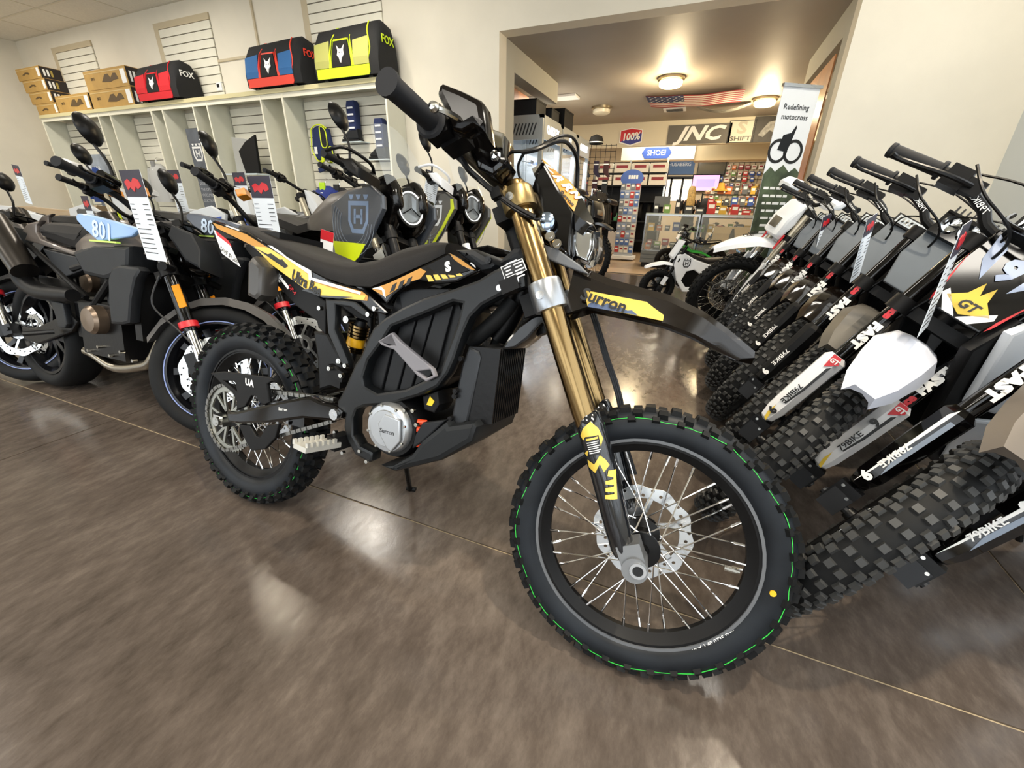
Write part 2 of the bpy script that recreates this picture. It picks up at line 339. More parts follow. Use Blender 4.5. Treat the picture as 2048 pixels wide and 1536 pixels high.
def disc_mesh(r,m,holes=30,wave=10):
    def fn():
        n=120; out=[((r+.0035*math.sin(wave*2*math.pi*k/n))*math.cos(2*math.pi*k/n),(r+.0035*math.sin(wave*2*math.pi*k/n))*math.sin(2*math.pi*k/n)) for k in range(n)]
        hl=[circ(0,0,r*.74,48)]
        for k in range(holes):
            a=2*math.pi*k/holes; rr=r*(.80 if k%3==0 else .87 if k%3==1 else .93); hl.append(circ(rr*math.cos(a),rr*math.sin(a),.0042,8))
        me=curve_mesh('brake_disc',[out,*hl],.004,.0003,m); me.transform(RX90)
        b=MB()
        for k in range(6):
            a=2*math.pi*k/6; c,s=math.cos(a+.25),math.sin(a+.25); c2,s2=math.cos(a),math.sin(a)
            b.bar((c*r*.3,0,s*r*.3),(c2*r*.77,0,s2*r*.77),.004,.013)
        b.lathe([(r*.2,-.002),(r*.36,-.002),(r*.36,.002),(r*.2,.002)],24,closed=True)
        import bmesh
        bm=bmesh.new(); bm.from_mesh(me); me2=b.mesh('x',None,0); bm.from_mesh(me2); bm.to_mesh(me); bm.free()
        finish(me,m,30); return me
    return cached(('disc',r,m.name),fn)
def hub_mesh(r,w,m):
    return cached(('hub',r,w,m.name),lambda: MB().lathe([(0,-w-.02),(.016,-w-.02),(.018,-w-.006),(r,-w-.004),(r,-w+.004),(r*.55,-w+.012),(r*.5,0),(r*.55,w-.012),(r,w-.004),(r,w+.004),(.018,w+.006),(.016,w+.02),(0,w+.02)],24).mesh('hub',m,40))
def wheel(parent,M,pre,R,t,rimr,rows=None,rimm=None,nsp=32,spm=None,disc=.12,discy=.05,tm=None,km=None,hub=.04,hubw=.045,rimw=None,castn=0,seed=0):
    tm=tm or K['rubber']; rimw=rimw or t*.75
    ti=newobj(pre+'_tire',tire_mesh(R,t,rimr-.002,tm),parent,M)
    if rows: tag(newobj('tread_knobs',knob_mesh(R,t,rimr,rows,km or K['rubber'],seed),ti),kind='stuff')
    ri=newobj(pre+'_rim',rim_mesh(rimr,rimw,rimm or K['matte']),parent,M)
    newobj(pre+'_hub',hub_mesh(hub,hubw,K['black']),parent,M)
    if nsp: spokes(ri,Matrix(),rimr,hub*.9,hubw,nsp,spm or K['steel'])
    if castn:
        me=cached(('cast',rimr,castn),lambda: MB().loft([[(x*w,y*d,z) for x,y in ((-1,-1),(1,-1),(1,1),(-1,1))] for z,w,d in ((.03,.02,.03),(rimr*.6,.011,.018),(rimr-.02,.016,.022))]).mesh('cast_spoke',rimm or K['matte'],30))
        for k in range(castn): newobj('cast_spoke',me,ri,Matrix.Rotation(2*math.pi*k/castn,4,'Y'))
    if disc: newobj(pre+'_brake_disc',disc_mesh(disc,K['brake']),parent,M@Matrix.Translation((0,discy,0)))
    return ti,ri
KN_F=[(a,36,.022,.020,.009,p) for a,p in ((-14,0),(14,0))]+[(a,36,.02,.017,.009,p) for a,p in ((-44,.5),(44,.5))]+[(a,36,.016,.012,.006,.25) for a in (-66,66)]
KN_R=[(a,40,.024,.03,.012,p) for a,p in ((0,0),)]+[(a,40,.022,.022,.012,p) for a,p in ((-30,.5),(30,.5))]+[(a,40,.02,.02,.012,0) for a in (-54,54)]+[(a,40,.014,.012,.006,.5) for a in (-74,74)]
KN_E=[(a,42,.017,.016,.006,p) for a,p in ((-10,0),(10,0),(-34,.5),(34,.5),(-56,0),(56,0),(-72,.5),(72,.5))]
# fork frame: local axes F (x), L (y), U (z); origin at the axle; steering about U
def forkM(axle,rake,steer,off=.045):
    r=rad(rake); B=Matrix(((math.cos(r),0,-math.sin(r),0),(0,1,0,0),(math.sin(r),0,math.cos(r),0),(0,0,0,1)))
    S_=B@Matrix.Rotation(rad(steer),4,'Z')
    p0=Vector((axle[0],0,axle[1]))-(S_@Vector((off,0,0,0))).to_3d()
    return Matrix.Translation(p0)@S_@Matrix.Translation((off,0,0))
def spinM(M): return M
class BL:
    def __init__(s): s.i=[]
    def build(s,name,m,parent,M=None):
        for p,r,h,d in s.i:
            b=MB(); bolt(b,p,r,h,d); b.build('bolt',m,parent,M)
def bolt(b,p,r=.008,h=.006,d=(0,-1,0)):
    p=Vector(p); d=Vector(d)
    if isinstance(b,BL): b.i.append((p,r*.72,h,d)); return
    b.cyl(p,p+d*h,r,10); b.cyl(p+d*h,p+d*(h+.001),r*.5,6)
def H_logo(parent,M,s,m):
    """shield-like badge: ring with H and three crown points"""
    o=plate('badge',[(-.5*s,.45*s),(-.5*s,-.15*s),(-.3*s,-.5*s),(.3*s,-.5*s),(.5*s,-.15*s),(.5*s,.45*s)],0,.0012,m,parent,holes=[[(-.38*s,.32*s),(-.38*s,-.12*s),(-.22*s,-.37*s),(.22*s,-.37*s),(.38*s,-.12*s),(.38*s,.32*s)]],bev=0,M=M)
    b=MB()
    for x in (-.17,.17): b.box((x*s,.0006,0),(.1*s,.0012,.44*s))
    b.box((0,.0006,0),(.34*s,.0012,.1*s))
    for x in (-.36,0,.36): MB().prism([(x*s-.13*s,.64*s),(x*s-.05*s,.5*s),(x*s+.05*s,.5*s),(x*s+.13*s,.64*s)],0,.0012).build('crown_point',m,o,sm=0)
    b.build('badge_letter',m,o,sm=0); return o
# ================= HERO: black and gold electric dirt bike =================
HT=rad(-2.5); HL=rad(14)
HM=Matrix.Translation((-1.3795,.8014,.0054))@Matrix.Rotation(HT,4,'Z')@Matrix.Rotation(-HL,4,'X')
hero=thing('electric_dirt_bike','black electric dirt bike with gold forks and yellow graphics on a kickstand','motorcycle',M=HM)
HF=forkM((1.3794,.3111),26.5,6.3); HFW=HM@HF
ZA=lambda a,b:(400+a*.3418,430+b*.3418)
ZB=lambda a,b:(700+a*.29297,130+b*.29297)
ZC=lambda a,b:(1000+a*.29297,500+b*.29297)
ZD=lambda a,b:(1000+a*.37758,800+b*.37758)
ZE=lambda a,b:(380+a*.24096,640+b*.24096)
ZF=lambda a,b:(960+a*.15625,380+b*.15625)
ZG=lambda a,b:(600+a*.21484,440+b*.21484)
def hb(pts,y,Z=ZA):
    out=[]
    for p in pts:
        q=unp(HM,*Z(*p),1,y); out.append((q.x,q.z))
    return out
def hf(pts,l,Z=ZC):
    out=[]
    for p in pts:
        q=unp(HFW,*Z(*p),1,l); out.append((q.x,q.z))
    return out
def hp(name,pts,y0,y1,m,Z=ZA,parent=hero,holes=(),bev=.005,mirror=False,fork=False):
    f=hf if fork else hb
    return plate(name,f(pts,y0,Z),y0,y1,m,parent,[f(h,y0,Z) for h in holes],bev,HF if fork and parent is hero else None,mirror)
def hpt(x,y,l,Z=ZA,fork=False): return unp(HFW if fork else HM,*Z(x,y),1,l)
# wheels
def hero_wheel(pre,M,R,t,rimr,rows,disc,discy,rimw,seed):
    ti,ri=wheel(hero,M,pre,R,t,rimr,rows,K['matte'],36,K['chrome'],disc,discy,K['sidewall'],K['rubber'],.042,.042,rimw,seed=seed)
    rnd=random.Random(seed); h=(R-rimr)/2; pts=[]; c_=((h-.019)/h)**(1/.85); yl=-(t*math.sqrt(1-c_*c_)**.8+.0004)
    for k in range(120):
        a=2*math.pi*k/120; r=R-.019+.003*math.sin(a*9)+rnd.uniform(-.0012,.0012); pts.append((r*math.sin(a),yl,r*math.cos(a)))
    MB().tube(pts+pts[:1],.0009,4).build('paint_line',K['green'],ti)
    MB().lathe([(rimr+.0,-rimw-.0035),(rimr+.014,-rimw-.0035),(rimr+.014,-rimw+.004),(rimr,-rimw+.004)],56,closed=True).build('rim_lip',K['grey' if pre=='front' else 'black'],ri)
    return ti,ri
fti,fri=hero_wheel('front',HF,.3185,.0375,.246,KN_F,.117,.055,.024,1)
RWM=Matrix.Translation((0,0,.318))
rti,rri=hero_wheel('rear',RWM,.3205,.050,.232,KN_R,.11,.06,.03,2)
q=unp(HFW,1546,1187,1,-.037); MB().cyl((q.x,-.0355,q.z),(q.x,-.0385,q.z),.0065,14).build('balance_dot',mat('yellow_dot','#e0b020',.5),fti)
q=unp(HFW,1480,1147,1,-.01); MB().cyl((q.x,-.005,q.z),(q.x*.86,-.005,q.z*.86),.004,8).cyl((q.x*.97,-.005,q.z*.97),(q.x*.85,-.005,q.z*.85),.006,8).build('valve_stem',K['steel'],fri)
text('rim_text','J 19 X 1.40 0725 DOT',.013,K['wink'],fri,basis((.09,-.0285,-.236),(1,0,.38),(-.38,0,1)),.0005)
# fork: gold upper tubes, black sliders, clamps
for side,l in (('near',-.104),('far',.104)):
    MB().lathe([(.0,.86),(.024,.86),(.026,.855),(.026,.34),(.0245,.33),(.0245,.27),(0,.27)],28,M=Matrix.Translation((-.022,l,0))@RX90).build('fork_tube',K['gold'],hero,HF)
    MB().lathe([(0,.865),(.014,.865),(.0145,.862),(.022,.86),(.022,.85)],20,M=Matrix.Translation((-.022,l,0))@RX90).build('fork_cap',K['bronze'],hero,HF)
    MB().lathe([(0,.30),(.022,.30),(.0225,.02),(.018,.0)],24,M=Matrix.Translation((-.022,l*.98,0))@RX90).build('fork_slider',mat('slider_steel','#8f9399',.18,1),hero,HF)
    s=-1 if l<0 else 1; sec=[]
    for u,f0,r_ in ((.345,-.012,.012),(.335,-.014,.026),(.31,-.016,.031),(.2,-.018,.031),(.1,-.024,.029),(.04,-.028,.026),(.025,-.028,.022)):
        sec.append([(f0+r_*math.cos(rad(a)),l+s*r_*math.sin(rad(a)),u) for a in range(-60,241,30)])
    MB().loft(sec).build('fork_guard',mat('guard_gloss','#131519',.1,coat=.6),hero,HF,50)
    b=MB().cyl((-.012,l-.032*1,.0),(-.012,l+.032,.0),.027,20).box((-.012,l,.022),(.05,.05,.06)); b.build('axle_clamp',mat('cast_grey','#8b8d8f',.35,.8),hero,HF)
b=MB().cyl((-.005,-.138,0),(-.005,.138,0),.012,16); b.build('axle',K['dark'],hero,HF)
MB().lathe([(.011,-.1395),(.017,-.1395),(.017,-.134),(.011,-.134)],20,closed=True,M=Matrix.Translation((-.005,0,0))).build('axle_end',K['alu'],hero,HF)
# guard graphics: gold flames, warning label, bars
def gg(name,pts,m,d=.0008,par=None,l=-.104,r=.031):
    import bmesh
    P=hf(pts,-.131,ZD); me=curve_mesh(name,[P],.0004,0,m); me.transform(RX90); bm=bmesh.new(); bm.from_mesh(me)
    for k in range(-12,5): bmesh.ops.bisect_plane(bm,geom=bm.verts[:]+bm.edges[:]+bm.faces[:],plane_co=(.004*k,0,0),plane_no=(1,0,0))
    for v in bm.verts:
        f0=-.018-.006*max(0,(.2-v.co.z)/.1) if v.co.z<.2 else -.017; x=max(-r*.97,min(r*.97,v.co.x-f0)); v.co.y=l-math.sqrt(max(0,r*r-x*x))-d+v.co.y; v.co.x=f0+x
    bm.to_mesh(me); bm.free(); finish(me,m,40); return newobj(name,me,par or hero,None if par else HF)
gr=gg('guard_graphic',[(480,112),(520,150),(545,205),(535,245),(522,185),(452,195),(440,215),(425,190),(440,150)],K['goldy'])
for pts in ([(462,318),(500,340),(530,290),(560,315),(580,345),(552,380),(530,335),(505,385),(468,360)],[(446,285),(470,262),(462,300)],[(575,372),(612,375),(622,525),(558,520),(558,500),(606,497),(606,488),(560,482),(560,462),(603,458),(603,450),(560,442),(560,425),(600,422),(600,412),(570,400)]): gg('guard_flame',pts,K['goldy'],.001,gr)
gg('warning_label',[(452,196),(522,184),(534,285),(472,297)],K['ink'],.0013,gr)
gg('warning_heading',[(456,205),(518,192),(520,202),(458,216)],K['goldy'],.0018,gr)
for k in range(6): gg('warning_line',[(460+3*k,226+11*k),(522+3*k-8*(k%2),213+11*k),(523+3*k-8*(k%2),217+11*k),(461+3*k,230+11*k)],K['wink'],.0018,gr)
# clamps
for u,h,nm in ((.606,.062,'lower_clamp'),(.822,.045,'upper_clamp')):
    MB().box((-.055,0,u),(.07,.165,h*.8)).build('clamp_bridge',K['matte'],hero,HF)
    for l in (-.104,.104): MB().lathe([(.025,-h/2),(.036,-h/2),(.037,-h/2+.006),(.037,h/2-.006),(.035,h/2),(.025,h/2)],28,closed=True,M=Matrix.Translation((-.022,l,u))@RX90).build(nm,mat('clamp_silver','#9fa3a8',.3,.9) if h>.05 else mat('clamp_gold','#8d7a52',.3,.9),hero,HF)
    b=MB(); bolt(b,(-.03,-.139,u),.009,.005); b.build('clamp_bolt',K['chrome'],hero,HF)
MB().cyl((-.067,0,.54),(-.067,0,.86),.028,20).build('steering_stem',K['matte'],hero,HF)
# front mudguard
hi=hf([(500,140),(740,240),(960,300),(1150,345),(1400,460),(1560,570),(1770,740)],-.055)
lo=hf([(430,440),(600,385),(900,445),(1140,500),(1350,580),(1500,660),(1680,745)],-.066)
sec=[]
for i,((fx,fz),(gx,gz)) in enumerate(zip(hi,lo)):
    k=i/6; wt=.052-.038*k**2; wl=.066-.048*k**2; dz=.02*(1-k)
    sec.append([(gx,-wl,gz),(fx,-wt,fz),(fx+.006,-wt*.55,fz+.012+dz*.3),(fx+.008,0,fz+.010+dz*.3),(fx+.006,wt*.55,fz+.012+dz*.3),(fx,wt,fz),(gx,wl,gz),(gx-.006,wl*.9,gz-.004),(fx-.008,wt*.8,fz-.012),(fx-.008,-wt*.8,fz-.012),(gx-.006,-wl*.9,gz-.004)])
fe=MB().loft(sec).build('front_mudguard',K['brown'],hero,HF,30)
rl=hf([(0,690),(60,600),(130,520),(240,440),(430,440),(420,520),(290,500),(200,600),(110,670)],-.05)
plate('mudguard_tail',rl,-.055,.055,K['gloss'],fe,bev=.006)
yg=lambda pts,m,d,nm: plate(nm,hf(pts,-.067,ZC),-.0675-d,-.06,m,fe,bev=0)
yg([(575,275),(1000,355),(1050,395),(1118,445),(1112,485),(940,450),(600,385)],K['goldy'],.004,'mudguard_graphic')
yg([(600,388),(605,370),(640,352),(700,385),(735,365),(800,395),(830,392),(870,415),(900,412),(940,446)],mat('steel_blue_print','#4a5a7a',.35),.0052,'mountain_graphic')
P1=unp(HFW,*ZC(705,345),1,-.074); P2=unp(HFW,*ZC(800,376),1,-.074); dv=(P2-P1).normalized()
text('mudguard_text','Surron',.036,K['ink'],fe,basis((P1.x,-.0758,P1.z),(dv.x,0,dv.z),(-dv.z,0,dv.x)),.0006,shear=.1,bold=.001)
# mask, headlight
mk=[(1310,640),(1222,900),(1230,1010),(1330,1100),(1380,1160),(1440,1240),(1500,1300),(1515,1110),(1520,1010)]
o=plate('front_mask_side',hf(mk,-.07,ZB),-.074,-.062,K['gloss'],hero,bev=.005,M=HF)
Nn=[unp(HFW,*ZB(*p),1,l) for p,l in (((1306,668),-.03),((1345,790),-.055),((1430,905),-.06),((1525,1010),-.062),((1640,1092),-.05))]
Rg=[unp(HFW,*ZB(*p),1,l) for p,l in (((1312,642),0),((1420,735),.008),((1500,790),.008),((1570,880),.008),((1668,1072),.0))]
Ln=[Vector((p.x,-p.y+.012,p.z)) for p in Nn]
sec=[[n_,r_,l_,l_+Vector((-.022,-.006,-.012)),r_+Vector((-.03,0,-.01)),n_+Vector((-.022,.006,-.012))] for n_,r_,l_ in zip(Nn,Rg,Ln)]
mo=MB().loft(sec).build('front_mask',K['gloss'],hero,HF,25); fixn(mo.data)
nf=[(Rg[i]-Nn[i]).cross(Nn[min(i+1,4)]-Nn[max(i-1,0)]).normalized() for i in range(5)]; nf=[n_ if n_.x>0 else -n_ for n_ in nf]
v=[]
for i in range(5): v+=[Nn[i].lerp(Rg[i],.06)+nf[i]*.0012,Nn[i].lerp(Rg[i],.96)+nf[i]*.0012]
MB().add(v,[(2*i,2*i+2,2*i+3,2*i+1) for i in range(3)]).build('mask_graphic',K['orange'],mo,sm=30)
def mtext(nm,s_,k,q,size,m,bold,sx=1):
    i=min(3,int(k)); f=k-i; a=Nn[i].lerp(Nn[i+1],f); b_=Rg[i].lerp(Rg[i+1],f); n_=nf[i].lerp(nf[i+1],f).normalized()
    text(nm,s_,size,m,mo,basis(a.lerp(b_,q)+n_*.0035,(Nn[i+1]-Nn[i]),b_-a,n_),.0008,bold=bold,sx=sx)
for s_,k,q,z_ in (('U',.6,.55,.042),('R',1.35,.58,.042),('R',2.08,.60,.042),('N',2.75,.68,.036)): mtext('mask_letter',s_,k,q,z_,K['wink'],.0018,.85)
mtext('mask_text','Surron',2.35,.2,.017,K['ink'],.0006)
lm=hf([(1512,1120),(1575,1105),(1665,1140),(1660,1250),(1625,1335),(1545,1300)],-.04,ZB)
lens=MB().loft([[(x,-.045,z) for x,z in lm],[(x+.012,-.02,z) for x,z in lm],[(x+.014,.02,z) for x,z in lm],[(x,.045,z) for x,z in lm]]).build('headlight_lens',K['glass'],hero,HF,20)
plate('headlight_reflector',[(.96*x+.0,.96*z+.028) for x,z in lm],-.036,.036,K['lamp'],lens,bev=.004)
plate('headlight_bezel',hf([(1490,1000),(1660,1080),(1668,1100),(1575,1130),(1530,1120),(1525,1330),(1545,1345),(1505,1320),(1490,1250)],-.05,ZB),-.05,.05,K['gloss'],hero,bev=.006,M=HF)
for x,y,r in ((900,590,.011),(990,690,.010)):
    q=unp(HFW,*ZF(x,y),1,-.085); b=MB(); bolt(b,(q.x,-.08,q.z),r,.008); b.build('mask_bolt',K['chrome'],hero,HF)
q=unp(HFW,*ZF(845,410),1,-.09); MB().lathe([(0,-.010),(.014,-.010),(.02,-.006),(.02,.006),(0,.006)],20,M=Matrix.Translation((q.x,-.09,q.z))).build('ignition_lock',mat('lock_silver','#9fb0c8',.15,1),hero,HF)
hp('mask_bracket',[(800,690),(830,700),(1000,760),(1280,960),(1400,1080),(1300,1050),(1100,980),(880,890),(830,800)],-.075,-.055,K['grey'],Z=ZF,fork=True,bev=.003)
# handlebar, grips, levers, guards
def hfp(l,F,U): return (F,l,U)
bar=smooth([(-.105,-.40,.945),(-.098,-.27,.945),(-.085,-.18,.93),(-.062,-.1,.89),(-.058,0,.88),(-.062,.1,.89),(-.085,.18,.93),(-.098,.27,.945),(-.105,.40,.945)],5)
MB().tube(bar,.0125,12).build('handlebar',mat('bar_bronze','#6a655a',.3,.9),hero,HF)
for s in (-1,1):
    a,e=Vector((-.105,s*.41,.945)),Vector((-.099,s*.285,.946)); b=MB(); b.tube([a,a.lerp(e,.06),a.lerp(e,.08),a.lerp(e,.9),a.lerp(e,.92),e],[.021,.021,.018,.018,.018,.018],16)
    g=b.build('grip',mat('grip_rubber','#1c1d20',.65,spec=.25),hero,HF)
    MB().lathe([(.015,-.004),(.026,-.004),(.03,0),(.026,.004),(.015,.004)],20,closed=True,M=Matrix.Translation((-.099,s*.283,.946))).build('grip_flange',mat('grip_rubber',''),g)
    b=MB()
    for k in range(3):
        for j in range(6):
            a0=2*math.pi*j/6; c_=a.lerp(e,.3+.22*k); q=[]
            for jj in (j,j+1):
                aa=2*math.pi*jj/6; y=math.sin(aa)*.011; th=math.cos(aa)*.75+2.4
                q.append(c_+Vector((math.cos(th)*.0172,-y*s if 0 else y,math.sin(th)*.0172)))
            b.tube(q,.0012,4)
    b.build('grip_pattern',mat('grip_rubber',''),g)
    b=MB().box((-.095,s*.262,.945),(.042,.035,.05)).box((-.08,s*.225,.935),(.05,.05,.045)); b.build('switch_housing',K['black'],hero,HF)
    b=MB().tube(smooth([(-.06,s*.20,.93),(-.045,s*.26,.925),(-.052,s*.34,.91),(-.058,s*.36,.905)],4),.0055,8); b.lathe([(0,-.009),(.0065,-.0065),(.009,0),(.0065,.0065),(0,.009)],10,M=Matrix.Translation((-.058,s*.365,.905))); b.build('lever',K['steel'],hero,HF)
gd=hp('hand_guard',[(628,108),(600,130),(585,190),(650,320),(690,430),(760,440),(830,400),(880,430),(940,500),(930,400),(905,250),(880,220),(760,160)],-.285,-.235,mat('guard_smoke','#0d0a08',.16,spec=.18),Z=ZB,fork=True,bev=.012)
plate('hand_guard_far',[(F,U) for F,U in ((-.02,.99),(-.05,.96),(-.05,.9),(.0,.87),(.03,.9),(.02,.96))],.2,.30,K['gloss'],hero,bev=.012,M=HF)
hp('dash_housing',[(735,465),(790,560),(860,690),(970,745),(1040,690),(1065,640),(1050,600),(1050,470),(980,430),(920,405),(830,410)],-.18,-.105,K['gloss'],Z=ZB,fork=True,bev=.01)
hp('dash_screen',[(930,420),(1050,465),(1035,560),(1000,560)],-.185,-.178,mat('dash_olive','#4b4636',.25),Z=ZB,fork=True,bev=.002)
q=unp(HFW,*ZB(990,615),1,-.184); MB().lathe([(0,-.007),(.008,-.005),(.011,.002)],14,M=Matrix.Translation((q.x,-.184,q.z))).build('dash_button',K['chrome'],hero,HF)
b=MB().box((-.06,0,.86),(.05,.09,.05)); b.build('bar_clamp',K['matte'],hero,HF)
def cable(pts,r,Z,ls,nm='cable',m='black',n=5):
    P=[unp(HFW,*Z(*p),1,l) for p,l in zip(pts,ls)]
    return MB().tube(smooth(P,n),r,7).build(nm,K[m],hero,HF)
cable([(1060,592),(1170,590),(1290,560),(1420,490),(1510,490),(1555,560),(1550,700),(1540,830)],.0035,ZB,[-.12,-.12,-.1,-.06,0,.05,.06,.06])
cable([(1170,600),(1280,575),(1400,525),(1480,530),(1540,610),(1555,720),(1550,840)],.0045,ZB,[-.12,-.11,-.08,-.04,.02,.05,.06])
cable([(1190,600),(1150,680),(1160,770),(1215,860)],.003,ZB,[-.12,-.11,-.1,-.09])
cable([(700,510),(790,690),(880,780),(1000,880),(1110,960),(1260,1040)],.006,ZB,[-.2,-.19,-.17,-.15,-.14,-.13])
cable([(690,600),(800,700),(900,810),(1010,900),(1130,990),(1250,1050),(1290,1050)],.003,ZB,[-.19,-.18,-.17,-.15,-.14,-.13,-.12])
q=unp(HFW,*ZB(1000,880),1,-.15); MB().box((0,0,0),(.022,.02,.02),Matrix.Translation(q)).build('cable_clip',K['black'],hero,HF)
for k,dx in enumerate((0,14,28)):
    cable([(610+dx,400),(660+dx,560),(720+dx,760),(770+dx,900),(810+dx,1060),(830+dx,1290),(900+dx,1530)],.0035,ZC,[.09]*7,m='dark')
# frame and body -------------------------------------------------------------
sm_=mat('frame_satin','#101214',.32,spec=.35)
hp('main_frame',[(1720,318),(1890,262),(1905,420),(1760,472),(1650,530),(1580,600),(1535,700),(1485,850),(1450,930),(1390,1010),(1280,1062),(1100,1112),(960,1122),(915,1142),(897,1190),(897,1290),(930,1350),(1012,1390),(1005,1440),(985,1452),(905,1405),(860,1330),(838,1240),(845,1165),(800,1130),(800,1090),(840,1020),(905,870),(940,820),(975,730),(1010,660),(1080,600),(1180,540),(1300,485),(1480,430),(1620,380)],-.125,-.085,sm_,holes=[[(1065,745),(1120,655),(1300,585),(1480,510),(1530,520),(1500,640),(1440,800),(1400,915),(1330,958),(1200,1018),(1035,1042),(962,1000),(952,950),(985,850),(1030,790)]],bev=.008,mirror=True)
bt_=mat('battery_case','#141517',.42,spec=.25)
ba=plate('battery',hb([(1150,470),(1330,440),(1500,480),(1530,560),(1420,960),(1200,1075),(985,1050),(975,950),(1100,600)],-.082),-.082,.082,bt_,hero,bev=.006)
for r_ in ([(1110,640),(1165,615),(1062,1035),(1000,1030),(985,960)],[(1180,610),(1275,575),(1150,1052),(1070,1045)],[(1285,570),(1375,540),(1240,1010),(1160,1048)],[(1385,535),(1490,505),(1390,890),(1335,960),(1252,1005)]):
    plate('battery_rib',hb(r_,-.09),-.092,-.082,bt_,ba,bev=.003)
plate('battery_cover',hb([(1160,455),(1250,430),(1450,430),(1480,470),(1180,560)],-.09),-.09,.09,K['dgrey'],ba,bev=.004)
hp('side_guard',[(1040,738),(1122,688),(1172,742),(1362,900),(1378,945),(1322,976),(1268,940),(1135,790),(1060,762)],-.14,-.126,mat('guard_grey','#77757a',.45),holes=[[(1060,740),(1115,700),(1140,760),(1100,765)],[(1270,915),(1345,905),(1360,940),(1320,955)]],bev=.003)
hp('subframe_stay',[(730,490),(905,502),(990,572),(990,602),(945,592),(880,542),(792,527),(787,670),(866,860),(862,900),(833,892),(745,690)],-.115,-.09,sm_,mirror=True,bev=.005)
hp('subframe_rail',[(262,172),(335,180),(560,350),(700,478),(735,505),(732,700),(690,662),(680,622),(560,532),(340,295),(265,202)],-.10,-.082,K['matte'],mirror=True)
hp('inner_mudguard',[(660,680),(745,690),(850,900),(790,1000),(692,1030),(685,850)],-.07,.07,K['black'],bev=.008)
hp('rear_indicator',[(272,272),(302,236),(362,300),(356,470),(322,502),(266,472)],-.16,-.10,mat('indicator_grey','#454341',.3,.5),bev=.014)
text('frame_text','QL',.03,K['wink'],hero,basis((hpt(455,355,-.1).x,-.1015,hpt(455,355,-.1).z),(.82,0,-.57),(.57,0,.82)),.0006,shear=.2,bold=.001)
MB().box((0,0,0),(.046,.0008,.009),basis((hpt(497,398,-.1).x,-.1015,hpt(497,398,-.1).z),(.80,0,-.6),(.6,0,.8))@Matrix.Rotation(rad(-90),4,'X')).build('frame_mark',K['wink'],hero,sm=0)
text('frame_text','DP-4',.018,K['red'],hero,basis((hpt(540,437,-.1).x,-.1015,hpt(540,437,-.1).z),(.82,0,-.57),(.57,0,.82)),.0006,shear=.2)
# shock
a=hpt(945,615,-.04); e=hpt(885,850,-.04); a.y=e.y=-.04; d=(e-a)
b=MB().cyl(a,a+d*.15,.018,18).cyl(a+d*.7,e,.012,14); b.build('shock_body',K['dark'],hero)
b=MB(); 
for k in range(4): b.cyl(a+d*(.12+.075*k),a+d*(.17+.075*k),.029,24)
b.cyl(a+d*.42,a+d*.66,.025,24)
for k in range(3): b.cyl(a+d*(.62+.05*k),a+d*(.655+.05*k),.029,24)
b.build('shock_spring',K['gold'],hero)
MB().cyl(a+d*.42,a+d*.62,.0258,24).build('shock_label',mat('shock_yellow','#e0a818',.4),hero)
b=BL(); bolt(b,a+Vector((0,-.03,0)),.014,.03); bolt(b,e+Vector((0,-.03,0)),.012,.02)
for x,y in ((985,582),(850,882),(757,898),(825,940),(700,545),(1022,548)):
    q=hpt(x,y,-.12); q.y=-.112; bolt(b,q,.009,.012)
b.build('linkage_bolts',K['steel'],hero)
b=MB().bar(hpt(757,898,-.10),hpt(850,950,-.10),.02,.03).bar(hpt(820,930,-.08),hpt(810,1000,-.08),.03,.04); b.build('shock_linkage',K['matte'],hero)
# swingarm, chain drive
sa=hp('swingarm',[(150,1150),(215,1150),(380,1110),(560,1072),(640,1060),(700,1092),(790,1112),(835,1150),(822,1192),(770,1208),(600,1192),(400,1218),(230,1225),(160,1215)],-.13,-.10,K['gloss'],mirror=True,bev=.009)
MB().box((.33,0,.40),(.07,.2,.06)).build('swingarm_bridge',K['gloss'],sa)
text('swingarm_text','Surron',.014,K['wink'],sa,basis((hpt(487,1137,-.13).x,-.1315,hpt(487,1137,-.13).z),(1,0,.12),(-.12,0,1)),.0006)
b=BL(); q=hpt(795,1165,-.13); bolt(b,(q.x,-.13,q.z),.022,.01); b.build('swingarm_pivot',K['alu'],sa)
b=MB(); bolt(b,(.0,-.13,.318),.016,.014); b.box((-.005,-.118,.318),(.05,.03,.035)); b.build('rear_axle_nut',K['steel'],hero)
cg=hp('chain_guard',[(58,925),(130,915),(400,950),(422,972),(390,990),(405,1095),(375,1112),(345,1098),(325,1060),(300,1058),(262,1122),(212,1140),(213,1090),(188,1040),(130,992),(75,938)],-.125,-.113,K['matte'],holes=[[(140,970),(203,972),(215,1032)]],bev=.003)
text('guard_mark','UA',.03,K['wink'],cg,basis((hpt(300,982,-.12).x,-.1262,hpt(300,982,-.12).z),(1,0,-.02),(0,0,1)),.0006,bold=.001)
hp('chain_slider',[(225,1228),(290,1230),(325,1292),(350,1300),(392,1232),(462,1222),(440,1305),(380,1370),(300,1382),(268,1330)],-.125,-.113,K['matte'],bev=.003)
SPR=.118; spc=Vector((0,-.098,.318))
def sprocket(r,n): return [((r if k%2 else r-.007)*math.cos(math.pi*k/n),(r if k%2 else r-.007)*math.sin(math.pi*k/n)) for k in range(2*n)]
sp=plate('rear_sprocket',sprocket(SPR,48),-.1,-.094,mat('sprocket_alu','#a9aaa2',.35,1),hero,holes=[circ(0,0,.096,48)],bev=.0005,M=Matrix.Translation((0,0,.318)))
b=MB()
for k in range(6):
    a0=2*math.pi*k/6
    for da in (-.22,.22): b.bar((.03*math.cos(a0),-.097,.03*math.sin(a0)),(.1*math.cos(a0+da),-.097,.1*math.sin(a0+da)),.006,.010)
b.build('sprocket_spider',mat('sprocket_alu',''),sp)
q0=hpt(770,1145,-.1); fcx,fcz,fr=q0.x,q0.z,.034
